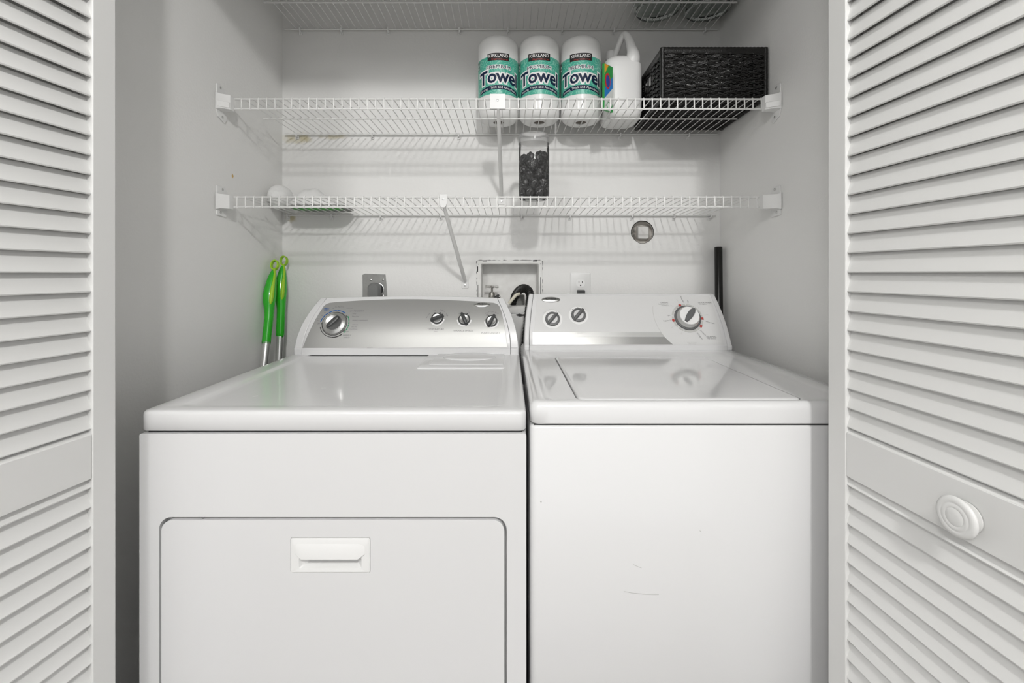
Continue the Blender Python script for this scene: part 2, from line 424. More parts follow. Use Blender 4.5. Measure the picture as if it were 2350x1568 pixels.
bm = newbm(); box(bm, DX0+.008, DX1-.008, DF+.012, DB-.01, .86, .88); obj('seam', bm, M_gapdark, dr, label='dark gap under the lid panel')
bm = newbm(); box(bm, DX0+.02, DX1-.02, DF+.03, DB-.02, 0, .03); obj('toe_base', bm, M_gapdark, dr)
bm = newbm()
T = lambda i, z: ring_top(DX0, DX1, DF-.0, DB, i, z)
T2 = lambda il, ir, if_, ib, z, rr=.02: ringz(rrect(DX0+il, DX1-ir, DF+if_, DB-ib, rr), z)
loft(bm, [T(.003, .8725), T(0, .8755), T(0, .9035), T(.0012, .9075), T(.004, .9102), T(.008, DT),
          T2(.045, .04, .03, .06, DT), T2(.050, .045, .036, .066, DT-.0012), T2(.058, .05, .046, .074, DT-.0042), T2(.064, .055, .052, .08, DT-.0048)], True, True)
obj('top_panel', bm, M_enamel, dr, sharp=50)
# lint screen lid
bm = newbm()
a, b = -.262, -.012
loft(bm, [ringz(rrect(a, b, 1.272, 1.5, .006), DT-.006), ringz(rrect(a, b, 1.272, 1.5, .006), DT-.0018), ringz(rrect(a+.003, b-.003, 1.275, 1.5, .006), DT-.0005)])
obj('lint_surround', bm, M_enamel, dr)
bm = newbm()
a2, b2 = -.232, -.018
loft(bm, [ringz(rrect(a2, b2, 1.30, 1.475, .004), DT-.0), ringz(rrect(a2, b2, 1.30, 1.475, .004), DT+.0013), ringz(rrect(a2+.002, b2-.002, 1.302, 1.475, .004), DT+.0022)])
ll = obj('lint_screen_lid', bm, M_enamel, dr)
bm = newbm()
cx, cy = -.125, 1.415
loft(bm, [ringz(ellipse(cx, cy, .082*q, .058*q), z) for q, z in ((1, DT+.0015), (.985, DT+.0045), (.93, DT+.0065), (.8, DT+.0078), (.4, DT+.0085), (.05, DT+.0087))])
obj('lint_lid_grip', bm, M_enamel, ll)
# console
cd = Console(-.698, .028, 1.474, .934, 1.553, 1.083, .9075, .047, .0075, 1.64)
cd.part(.036, .964, 'console', M_enamel, dr, n=30)
cd.part(0, .0348, 'console_end_cap', M_enamel, dr, n=3, bevel=.003)
cd.part(.9652, 1, 'console_end_cap', M_enamel, dr, n=3, bevel=.003)
bm = newbm(); box(bm, -.69, .02, 1.478, 1.60, DT-.006, .93); obj('console_seam', bm, M_gapdark, dr)
FM = cd.F()
outline = [(694, 800), (1164, 797), (1163, 786), (1158, 752), (1152, 722), (1147, 706), (1141, 699), (1132, 696), (1090, 692.5), (1030, 689), (960, 687), (900, 687), (830, 690), (775, 694), (758, 696), (750, 699), (744, 705), (728, 734), (710, 768)]
bm = newbm(); prism(bm, [cd.loc(*p) for p in outline], -.001, .0012, FM)
fas = obj('control_panel', bm, M_silver, dr, bevel=.0006, label='silver gray control panel')
L = (M_grayprint, fas); LB = (M_blue, fas)
def T_(how, con, s, px, py, h, rot=0, w=None, z=.0016, off=0.0, anchor='c'):
    q = con.loc(px, py); b = newbm(); put_text(b, s, con.F(), q[0], q[1], h=h, w=w, rot=rot, z=z, off=off, anchor=anchor)
    obj('lettering', b, how[0], how[1])
for s_, px, py, h in (('TEMPERATURE', 1001, 758.5, .0058), ('(heat)', 1001, 763, .003), ('WRINKLE SHIELD', 1063.5, 761.8, .0058), ('PUSH TO START', 1126.5, 766.5, .0058)):
    T_(L, cd, s_, px, py, h)
for s_, px, py, rot, h in (('Air Only', 983.5, 727, 62, .0042), ('Low', 998, 715.5, 20, .0042), ('Medium', 1016, 715.5, -22, .0042), ('High', 1027, 726, -58, .0042), ('Off', 1056, 722, 25, .004), ('On', 1077, 720.5, -22, .0045),
                           ('Off', 1117.5, 725.5, 28, .0045)):
    T_(L, cd, s_, px, py, h, rot)
for s_, px, py, rot in (('End', 1116, 721, 30), ('of', 1122, 718.5, 16), ('Cycle', 1130, 718, -2), ('Signal', 1140, 721, -20)): T_(L, cd, s_, px, py, .0042, rot)
for s_, px, py, h in (('OFF', 808, 717, .004), ('ACCUDRY', 825, 716.5, .0052), ('Damp', 815.5, 723, .0035), ('More Dry', 818, 729, .0038), ('ENERGY PREFERRED', 829, 738.5, .004), ('Delicate', 817.5, 748, .0038), ('Less Dry', 815, 753, .0038),
                      ('Cool Down', 813.5, 758, .0038), ('OFF', 799, 764, .004), ('WRINKLE', 798, 771.5, .0045), ('SHIELD', 797, 776.5, .0045), ('Press', 733, 734.5, .0035), ('Plus', 733, 738.5, .0035), ('OFF', 734, 746, .004), ('30', 742, 727.5, .0035),
                      ('40', 748, 720.5, .0035), ('50', 758, 714.5, .0035), ('60', 767, 710, .0035), ('Easy Dry', 776, 706.5, .0032), ('Touch Up', 784, 706.2, .0032), ('Cool Down', 804, 709.5, .0032)):
    T_(L, cd, s_, px, py, h)
T_(LB, cd, 'TIMED', 751, 711, .0048, off=.01); T_(LB, cd, 'DRY', 751, 714.7, .0048, off=.01)
T_(L, cd, 'SENSOR', 849, 799, .0035)
# big timer dial
KM = cd._m(770.5, 745.5)
DM = newbm(); arcseg(DM, .0395, .0415, 0, 360, .0012, .0018, KM, 48)
for a0, a1 in ((-138, -65), (-158, -138)): pass
arcseg(DM, .0455, .0475, 196, 268, .0012, .0017, KM); arcseg(DM, .0452, .0485, 268, 308, .0012, .0017, KM)
arcseg(DM, .0425, .0445, 176, 184, .0012, .0017, KM); arcseg(DM, .0425, .0445, 33, 41, .0012, .0017, KM); arcseg(DM, .0425, .0445, 318, 330, .0012, .0017, KM)
obj('dial_markings', DM, M_black, fas)
DB_ = newbm()
for a0, a1 in ((52, 74), (76, 90), (92, 108), (110, 124), (126, 140), (142, 154), (156, 174)): arcseg(DB_, .0455, .0485, a0, a1, .0012, .0018, KM)
obj('blue_dial_band', DB_, M_blue, fas)
DG = newbm()
for a0, a1 in ((22, 34), (8, 20), (-2, 6), (-14, -4), (-30, -16), (-42, -32)): arcseg(DG, .0455, .0485, a0, a1, .0012, .0018, KM)
obj('green_dial_band', DG, M_green, fas)
def bar(bm, L_, wd, z0, z1, M, rot, ends=.45, top=.75, yoff=0):
    R = M @ Matrix.Rotation(math.radians(rot), 4, 'Z')
    def o(l, w2): return [(l*math.cos(t)*(1 if True else 0), w2*math.copysign(abs(math.sin(t))**ends, math.sin(t))+yoff) for t in [2*PI*k/32 for k in range(32)]]
    loft(bm, [ringz(o(L_/2, wd/2), z0, R), ringz(o(L_/2*.98, wd/2*.97), z0+(z1-z0)*.6, R), ringz(o(L_/2*.93, wd/2*top*.9), z0+(z1-z0)*.92, R), ringz(o(L_/2*.85, wd/2*top*.6), z1, R)])
bm = newbm(); lathe(bm, [(.0385, .001), (.0385, .005), (.037, .008), (.034, .0095), (.0335, .009), (.028, .0115), (.0275, .0135), (.0265, .014), (.018, .0095), (0, .008)], KM, 56)
kn = obj('timer_knob', bm, M_chrome2, dr, label='large silver timer knob with dark grip')
bm = newbm(); bar(bm, .052, .021, .008, .024, KM, 50, ends=.7, top=.8); obj('knob_grip', bm, M_knobdark, kn)
for px, py, rot in ((1004.5, 734.5, 24), (1066.2, 736.5, 114), (1128.2, 740.5, 63)):
    K = cd._m(px, py)
    bm = newbm(); arcseg(bm, 0.002, .0245, 182, 358, .0012, .0016, K, 30); obj('dial_backing', bm, M_whiteprint, fas)
    bm = newbm()
    for a0 in (62, 110): arcseg(bm, .0222, .0245, a0, a0+13, .0012, .0018, K)
    obj('dial_tick', bm, M_black, fas)
    bm = newbm(); lathe(bm, [(.0198, .001), (.0198, .006), (.019, .0075), (.0165, .0075), (.016, .006), (0, .006)], K, 40)
    kn = obj('control_knob', bm, M_knobdark, dr, label='small dark round control knob')
    bm = newbm(); lathe(bm, [(.0158, .0055), (.0158, .0075), (.0145, .008), (.009, .0065), (0, .0062)], K, 36); obj('knob_insert', bm, M_chrome2, kn)
    bm = newbm(); bar(bm, .047, .0125, .004, .0185, K, rot, ends=.35); obj('knob_grip', bm, M_knobdark, kn)
def badge(con, px, py, par, wpx, hpx, front=0):
    K = con._m(px, py); s = 1.53/F; a, b = wpx/2*s, hpx/2*s*1.12
    bm = newbm(); loft(bm, [ringz(ellipse(0, 0, a*q, b*q, 48), z, K) for q, z in ((1, .0008), (1, .002), (.95, .0032), (.8, .0046), (.4, .0058), (.02, .006))])
    bo = obj('brand_badge', bm, M_chrome, par, sharp=60, label='oval silver maker badge')
    bm = newbm(); put_text(bm, 'Whirlpool', K, 0, b*.16, w=a*1.1, h=None, z=.0064, off=.02); obj('badge_lettering', bm, M_black, bo)
badge(cd, 1106, 701, dr, 39, 14)

# ---- washer
WX0, WX1, WF, WK, WT = .039, .7255, .872, 1.635, .9255
ws = thing('washing_machine', 'white top-loading washing machine with round white dial, right of the dryer', 'washer', ((WX0+WX1)/2, (WF+WK)/2, 0))
bm = newbm()
r = lambda z, i=0: ringz(rrect(WX0+i, WX1-i, WF+i, WK-i, .014-i), z)
loft(bm, [r(.02, .002), r(.022), r(.8765), r(.8795, .0022), r(.8805, .005)])
obj('cabinet', bm, M_enamel, ws, sharp=50)
bm = newbm(); box(bm, WX0+.008, WX1-.008, WF+.006, WK-.01, .875, .889); obj('seam', bm, M_gapdark, ws, label='dark gap under the top panel')
bm = newbm(); box(bm, WX0+.02, WX1-.02, WF+.03, WK-.02, 0, .03); obj('toe_base', bm, M_gapdark, ws)
LX0, LX1, LY0, LY1 = .137, .585, .906, 1.366
def bump_front(pts, amp):
    out = []
    for p in pts:
        k = amp*max(0, 1-((p[0]-.353)/.045)**2) if p[1] < LY0+.004 else 0
        out.append((p[0], p[1]-k))
    return out
ES = 40
q = lambda x0, x1, y0, y1, rr, z: ringz(rrect(x0, x1, y0, y1, rr, 5, ES), z)
T = lambda i, z: q(WX0+i, WX1-i, WF+i, WK-i, max(.02-i, .006), z)
hole_ = lambda o, z: ringz(bump_front(rrect(LX0-o, LX1+o*.5, LY0-o*.55, LY1+o, .02, 5, ES), .005), z)
bm = newbm()
loft(bm, [T(.003, .8835), T(0, .886), T(0, .911), T(.0015, .9175), T(.005, .9225), T(.010, WT),
          q(WX0+.030, WX1-.045, WF+.018, 1.47, .02, WT), q(WX0+.037, WX1-.053, WF+.023, 1.462, .02, WT-.0025), q(WX0+.045, WX1-.06, WF+.026, 1.455, .02, WT-.0045),
          hole_(.0036, WT-.0045), hole_(.0036, WT-.02)], True, True)
obj('top_panel', bm, M_enamelw, ws, sharp=50)
bm = newbm()
l = lambda i, z: ringz(rrect(LX0+i, LX1-i, LY0+i, LY1-i, .018-i), z)
loft(bm, [l(.001, WT-.018), l(0, WT-.016), l(0, WT-.006), l(.001, WT-.0038), l(.0035, WT-.0025), l(.009, WT-.002)])
obj('lid', bm, M_enamelw, ws, sharp=50)
cw = Console(.047, .7205, 1.474, .9435, 1.556, 1.098, .9215, .018, .001, 1.645)
cw.part(.026, .974, 'console', M_enamel, ws, n=16)
cw.part(0, .0252, 'console_end_cap', M_enamel, ws, n=3, bevel=.006)
cw.part(.9748, 1, 'console_end_cap', M_enamel, ws, n=3, bevel=.006)
bm = newbm(); box(bm, .055, .712, 1.478, 1.60, WT-.006, .935); obj('console_seam', bm, M_gapdark, ws)
FW = cw.F()
M_panelw = mat('pale_panel', (.70, .70, .695), .25, coat=.4)
bm = newbm(); prism(bm, [cw.loc(*p) for p in ((1224, 790.5), (1662, 790.5), (1655, 768), (1644, 730), (1631, 690), (1626, 679), (1233, 679), (1231, 700), (1227, 750))], -.001, .0008, FW)
fw = obj('control_panel', bm, M_panelw, ws, bevel=.0004, label='pale gray control panel')
# silver strip, cut by the arc on the right
ac = cw.loc(1592, 722); AR = .137
def arcx(v): return ac[0]-math.sqrt(max(AR*AR-(v-ac[1])**2, 0))
v0, v1, v2 = cw.loc(1300, 791)[1], cw.loc(1300, 774.5)[1], cw.loc(1300, 764)[1]
for nm, a, b, mm in (('silver_strip', v0, v1, M_strip), ('silver_strip', v1+.0003, v2, mat('pale_silver_strip', (.74, .74, .73), .22, metal=.5))):
    pts = [(cw.loc(1222.5, 791)[0], a)]+[(arcx(a+(b-a)*k/6), a+(b-a)*k/6) for k in range(7)]+[(cw.loc(1222.5, 791)[0], b)]
    bm = newbm(); prism(bm, pts, .0004, .0014, FW); obj(nm, bm, mm, fw)
bm = newbm(); arcseg(bm, AR-.0009, AR+.0002, 168, 215, .0005, .0012, frame(FW @ Vector((ac[0], ac[1], 0)), (1, 0, 0), cw.d)); obj('arc_line', bm, M_ltprint, fw)
badge(cw, 1264, 689, ws, 44, 14)
for px, py, full in ((1268.5, 734, 1), (1327.8, 725, 0)):
    K = cw._m(px-.8, py)
    bm = newbm(); lathe(bm, [(.0325, .0006), (.0325, .0012), (0, .0012)], K, 48); obj('dial_backing', bm, M_whiteprint, fw)
    bm = newbm()
    for a in (90, 130): arcseg(bm, .0272, .0288, a-2.4, a+2.4, .001, .0018, K)
    obj('dial_dot', bm, M_black, fw)
    bm = newbm(); lathe(bm, [(.0245, .0008), (.0245, .006), (.0235, .008), (.017, .0085), (.0165, .007), (0, .007)], K, 44)
    kn = obj('control_knob', bm, M_knobgray, ws, label='dark gray ring knob with slanted grip')
    bm = newbm(); lathe(bm, [(.0163, .0068), (.0163, .0082), (0, .0082)], K, 40); obj('knob_insert', bm, M_panelw, kn)
    bm = newbm(); bar(bm, .052, .0115, .005, .019, K, 50, ends=.3); obj('knob_grip', bm, M_knobgray, kn)
    bm = newbm(); box(bm, .0205, .0245, -.0012, .0012, .0172, .0196, K @ Matrix.Rotation(math.radians(50), 4, 'Z')); obj('pointer_mark', bm, M_whiteprint, kn)
K = cw._m(1576.5, 731)
bm = newbm()
ticks = [87, 52, 13, 172, 145, 222, 247]
segs = [(-57, -41), (-33, -12), (3, 12), (15, 50), (54, 85), (89, 104), (116, 143), (147, 170), (174, 186), (196, 220), (224, 245), (249, 300)]
for a0, a1 in segs: arcseg(bm, .0452, .0515, a0, a1, .0007, .0013, K)
obj('dial_band', bm, M_ltprint, fw)
for a in (110, -3, -37, 191): bm = newbm(); arcseg(bm, .0452, .053, a-5, a+5, .0009, .0016, K); obj('dial_red_mark', bm, M_red, fw)
bm = newbm(); lathe(bm, [(.0437, .0008), (.0437, .0045), (.042, .0065), (.0392, .0068), (.0388, .006), (.0, .006)], K, 60); kn = obj('cycle_knob', bm, M_knobgray, ws, label='large round cycle knob with dark leaf-shaped pointer')
bm = newbm(); lathe(bm, [(.0386, .005), (.038, .009), (.0345, .0165), (.0325, .0195), (.032, .0202), (.0, .0202)], K, 60); obj('knob_skirt', bm, M_chrome2, kn)
bm = newbm(); lathe(bm, [(.0316, .0195), (.0316, .0225), (.031, .0238), (.0, .0244)], K, 56); obj('knob_face', bm, M_whiteprint, kn)
bm = newbm()
R = K @ Matrix.Rotation(math.radians(52), 4, 'Z')
leafp = [(-.0275, .0045), (-.02, .0066), (-.008, .0092), (.006, .0102), (.018, .0088), (.026, .0058), (.0305, .001)]
lp = leafp+[(x, -y) for x, y in leafp[::-1]]
loft(bm, [ringz(lp, .0235, R), ringz(lp, .028, R), ringz([(x*.9, y*.8) for x, y in lp], .0312, R), ringz([(x*.7, y*.3) for x, y in lp], .0325, R)])
obj('knob_pointer', bm, M_knobgray, kn)
L = (M_grayprint, fw); LL = (M_ltprint, fw)
for s_, px, py, h, rot in (('CASUAL', 1524, 695.5, .005, 0), ('Permanent Press', 1521, 699, .0035, 0), ('Low Agitation', 1525.5, 702.3, .003, 0), ('QUICK WASH', 1616, 695.7, .005, 0), ('Low Agitation', 1612.5, 699.5, .003, 0),
                           ('NORMAL', 1632, 774, .0055, 0), ('High Agitation', 1632.5, 778, .0034, 0), ('Light', 1533.5, 725.5, .004, 0), ('Regular 10', 1530.5, 737, .0044, 6), ('10 Regular', 1565, 688, .0044, -76), ('Light', 1577.3, 693, .004, 88),
                           ('4 Pre-wash', 1628, 741.5, .0044, -14), ('14 Heavy', 1612.5, 765, .0044, -47), ('10 Regular', 1605.5, 772.5, .0044, -58)):
    T_(L, cw, s_, px, py, h, rot, z=.0015)
for s_, px, py, h, rot in (('Rinse', 1541.5, 703.5, .0033, -40), ('Final Spin', 1555.5, 693, .0033, -62), ('Soak', 1602, 707, .0033, 40), ('High Spin', 1618, 724, .0033, 8), ('High Spin', 1543.5, 751, .0033, 33), ('Rinse', 1563, 765, .0033, 62),
                           ('PULL TO START', 1588, 787, .003, 0), ('Push to Stop', 1588, 790, .003, 0), ('Small', 1249.5, 718, .0035, 38), ('Medium', 1265.5, 711.7, .0038, 0), ('Large', 1283, 717.5, .0035, -40),
                           ('Cold', 1309, 712, .0035, 42), ('Warm', 1325.5, 704.8, .0038, 0), ('Hot', 1343.5, 711.5, .0035, -42), ('WASH TEMP', 1331, 765.5, .0036, 0)):
    T_(LL, cw, s_, px, py, h, rot, z=.0017)
M_scuff = mat('scuff_mark', (.5, .5, .49), .6)
for pts, ww in (([(1432, 1357), (1450, 1361), (1480, 1364), (1512, 1365)], .0006), ([(1453, 1296), (1462, 1300), (1472, 1304)], .0006), ([(1240.5, 1150), (1242, 1153)], .0012), ([(1606, 1218), (1609, 1221)], .0006)):
    bm = newbm(); tube(bm, [at(px, py, WF-.0001) for px, py in pts], ww, 6)
    obj('scuff_mark', bm, M_scuff, ws, label='faint gray scuff scratches')
for pts, ww in (([(580, 910), (592, 909)], .0007), ([(737, 891), (748, 890)], .0004)):
    bm = newbm(); tube(bm, [onface(px, py, Vector((0, 1, DT-.0047)), Vector((0, 0, 1))) for px, py in pts], ww, 6)
    obj('scuff_mark', bm, M_scuff, dr, label='faint gray scuff scratches')

def bulge(con, root, amp):
    """the consoles are bowed: lift everything that sits on the face along its normal"""
    def go(o):
        for c in o.children: go(c)
        if o.type != 'MESH' or not (o.name.startswith(('console', 'control', 'timer', 'cycle', 'brand')) or (o.parent and o.parent is not root and o.parent.name.split('.')[0] not in ('door', 'lint_screen_lid', 'door_handle'))): return
        if o.name.startswith('console_seam'): return
        me = o.data
        if o.name.startswith('control_panel'):
            b = bmesh.new(); b.from_mesh(me)
            for k in range(1, 14): bmesh.ops.bisect_plane(b, geom=b.verts[:]+b.edges[:]+b.faces[:], plane_co=con.B+con.d*con.L*k/14, plane_no=con.d)
            b.to_mesh(me); b.free()
        for v in me.vertices:
            r = v.co-con.B; t_ = r.dot(con.d)/con.L
            if r.dot(con.n) > -.02 and 0 < t_ < 1.0: v.co += con.n*amp*(1-(2*t_-1)**2)
    bpy.context.view_layer.update(); go(root)
bulge(cd, dr, .010); bulge(cw, ws, .004)

# ------------------------------------------------------------------ wire shelves
def wire_shelf(label, zf, zb, xl, xr, x0, clips, brackets, brace):
    Yf, Yb, Ym = 1.378, 1.728, 1.556
    t = thing('wire_shelf', label, 'shelf', ((xl+xr)/2, 1.55, zb), 'white wire shelves across the closet')
    bm = newbm(); x = x0
    while x-.0254 > xl: x -= .0254
    xe0 = x
    while x < xr:
        tube(bm, [(x, Yb+.003, zb), (x, Ym, (zf+zb)/2), (x, Yf+.007, zf), (x, Yf+.002, zf-.0012), (x, Yf, zf-.005), (x, Yf-.0005, zf-.033), (x, Yf+.001, zf-.0365)], [.0015]*3+[.0018, .002, .002, .0018], 6)
        x += .0254
    obj('deck_wires', bm, M_vinyl, t, sharp=60)
    for nm, Y, z, rr, a, b in (('front_rail', Yf+.0045, zf-.0035, .0028, xl, xr), ('front_rail', Yf+.004, zf-.0335, .0028, xl, xr), ('middle_rail', Ym, (zf+zb)/2-.0042, .0028, xl-.006, xr+.014), ('back_rail', Yb, zb-.0042, .003, xl-.02, xr+.025)):
        bm = newbm(); tube(bm, [(max(a, WL+.004), Y, z), (min(b, WR-.006), Y, z)], rr, 10); obj(nm, bm, M_vinyl, t, sharp=60)
    for px in clips:
        X = (px-VX)*1.732/F; bm = newbm()
        tube(bm, smooth_path([(X, Yb-.006, zb-.001), (X, Yb-.004, zb-.0095), (X, Yb+.002, zb-.012), (X, WB-.001, zb-.008)], 4), .0032, 8)
        box(bm, X-.0045, X+.0045, WB-.005, WB, zb-.02, zb+.001); tube(bm, [(X-.004, Yb+.002, zb-.012), (X-.005, WB-.004, zb-.022)], .0022, 6)
        obj('wall_clip', bm, M_plastic, t)
    for side in brackets:
        sx = 1 if side == 'l' else -1; Wx = WL if side == 'l' else WR; xi = xl-.001 if side == 'l' else xr+.001
        MP = Matrix(((0, 0, sx, Wx), (1, 0, 0, 0), (0, 1, 0, 0), (0, 0, 0, 1)))        # local (Y, z, out of wall)
        bm = newbm()
        big = zf > 1.6
        pl = [(1.342, zf-.045), (1.352, zf-.066), (1.383, zf-.078), (1.392, zf-.066), (1.397, zf-.03), (1.397, zf+.012), (1.366, zf+.034), (1.345, zf+.03)] if big else \
             [(1.345, zf-.062), (1.39, zf-.064), (1.396, zf-.05), (1.396, zf+.012), (1.385, zf+.026), (1.347, zf+.027)]
        prism(bm, pl, 0, .004, MP)
        zt, zl = (zf+.001, zf-.043) if big else (zf+.001, zf-.042)
        xa_, xb_ = Wx+sx*.003, xi
        # hollow socket: top, bottom, front lip, back
        lo, hi = min(xa_, xb_), max(xa_, xb_)
        loft(bm, [[Vector((xa_, y, z)) for y, z in ((1.338, zl-.004), (1.381, zl-.004), (1.381, zt+.002), (1.338, zt+.002))],
                  [Vector((Wx+sx*.012, y, z)) for y, z in ((1.347, zl), (1.381, zl), (1.381, zt), (1.347, zt))],
                  [Vector((xb_, y, z)) for y, z in ((1.362, zl), (1.381, zl), (1.381, zt), (1.362, zt))]])
        if big: loft(bm, [[Vector((x_, y+dy, z)) for y, z in ((1.340, zl+.004), (1.366, zl+.004), (1.366, zf-.021), (1.340, zf-.021))] for x_, dy in ((Wx+sx*.006, 0), (Wx+sx*.012, .0045), (xb_-sx*.001, .019))])
        bo = obj('end_bracket', bm, M_plastic, t, bevel=.0016)
        for yy, zz in (((1.371, zf-.062), (1.362, zf+.022)) if big else ((1.362, zf-.052), (1.372, zf+.018))):
            bm = newbm(); lathe(bm, [(.0042, .003), (.0042, .0052), (.0025, .0062), (0, .0062)], Matrix.Translation((0, 0, 0)) @ MP @ Matrix.Translation((yy, zz, 0)), 14)
            obj('screw', bm, M_chrome2, bo)
    if brace:
        (cxp, top_w), foot, kind = brace
        X = (cxp-VX)*Yf/F; bm = newbm()
        if kind == 'plate':
            CM = frame((X, Yf-.0035, zf), (1, 0, 0), (0, 0, 1))
            prism(bm, rrect(-.0235, .0235, -.0365, .009, .002, 3), 0, .003, CM)
            box(bm, X-.0235, X+.0235, Yf-.0035, Yf+.012, zf+.006, zf+.009)
            st = Vector((X+.002, Yf-.004, zf-.034))
        else:
            CM = frame((X, Yf-.0035, zf), (1, 0, 0), (0, 0, 1))
            prism(bm, [(-.011, .004), (.011, .004), (.0125, -.018), (.009, -.03), (.005, -.036), (-.005, -.036), (-.009, -.03), (-.0125, -.018)], 0, .003, CM)
            st = Vector((X+.001, Yf-.003, zf-.030))
        en = at(foot[0], foot[1], WB-.006)
        bo = obj('brace_clip', bm, M_plastic, t, bevel=.0008)
        bm = newbm(); lathe(bm, [(.0035, .0025), (.0035, .004), (.002, .0045), (0, .0045)], CM @ Matrix.Translation((0, -.0115, 0)), 16); obj('screw', bm, M_chrome2, bo)
        bm = newbm(); dirv = (en-st)
        tube(bm, [st, st+dirv*.04, st+dirv*.1, st+dirv*.93, en], [.004, .005, .0062, .0075, .0062], 14); obj('brace_rod', bm, M_vinyl, t, sharp=60)
        bm = newbm(); prism(bm, rrect(en.x-.0135, en.x+.0135, en.z-.028, en.z+.008, .004, 3), .0, .003, MB)
        fo = obj('brace_foot', bm, M_plastic, t, bevel=.0008)
        bm = newbm(); lathe(bm, [(.0042, .0025), (.0042, .0042), (.002, .0048), (0, .0048)], MB @ Matrix.Translation((en.x, en.z-.017, 0)), 16); obj('screw', bm, M_chrome2, fo)
    return t
ZM, ZLf, ZLb, ZT = 1.7065, 1.4085, 1.3985, 2.105
wire_shelf('white wire shelf holding the paper towels, bleach jug and black basket', ZM, ZM, -.8355, .763, -.813, (682, 855, 1053, 1423, 1580), 'lr', ((1142, 47), (1151, 452), 'plate'))
wire_shelf('lowest white wire shelf, carrying the clear jar, above the two machines', ZLf, ZLb, -.838, .757, -.8265, (661, 762, 874, 1012, 1197, 1308, 1450, 1547, 1630), 'lr', ((1018, 24), (1067, 645), 'fork'))
wire_shelf('highest white wire shelf at the top of the closet, with glass jars on it', ZT, ZT, -.8355, .763, -.813, (690, 784, 891, 1055, 1166, 1290, 1409, 1617), 'lr', None)

# ------------------------------------------------------------------ paper towels
def swirl(name):
    m = bpy.data.materials.new(name); m.use_nodes = True; nt = m.node_tree; b = nt.nodes['Principled BSDF']
    tc = nt.nodes.new('ShaderNodeTexCoord'); v = nt.nodes.new('ShaderNodeTexVoronoi'); v.inputs['Scale'].default_value = 32
    n = nt.nodes.new('ShaderNodeTexNoise'); n.inputs['Scale'].default_value = 45
    ad = nt.nodes.new('ShaderNodeVectorMath'); ad.operation = 'MULTIPLY_ADD'; ad.inputs[1].default_value = (.02, .02, .02)
    nt.links.new(tc.outputs['Object'], n.inputs['Vector']); nt.links.new(n.outputs['Color'], ad.inputs[0]); nt.links.new(tc.outputs['Object'], ad.inputs[2]); nt.links.new(ad.outputs[0], v.inputs['Vector'])
    mu = nt.nodes.new('ShaderNodeMath'); mu.operation = 'MULTIPLY'; mu.inputs[1].default_value = 26; nt.links.new(v.outputs['Distance'], mu.inputs[0])
    si = nt.nodes.new('ShaderNodeMath'); si.operation = 'SINE'; nt.links.new(mu.outputs[0], si.inputs[0])
    r = nt.nodes.new('ShaderNodeMapRange'); r.inputs[1].default_value = .35; r.inputs[2].default_value = .95; nt.links.new(si.outputs[0], r.inputs[0])
    mx = nt.nodes.new('ShaderNodeMix'); mx.data_type = 'RGBA'; mx.inputs[6].default_value = (.07, .42, .31, 1); mx.inputs[7].default_value = (.22, .58, .46, 1)
    nt.links.new(r.outputs[0], mx.inputs[0]); nt.links.new(mx.outputs[2], b.inputs['Base Color'])
    b.inputs['Roughness'].default_value = .3; b.inputs['Coat Weight'].default_value = .5; return m
M_swirl = swirl('green_swirl_wrap')
M_paper = mat('wrapped_paper', (.84, .84, .83), .35, coat=.35, bump=.5, bscale=40)
M_navy = mat('navy_print', (.005, .016, .05), .5, spec=.3); M_blackbox = mat('black_label', (.02, .018, .018), .4); M_redink = mat('red_ink', (.45, .05, .04), .4)
M_core = mat('cardboard_core', (.16, .14, .12), .9)
RT, HT = .0715, .287
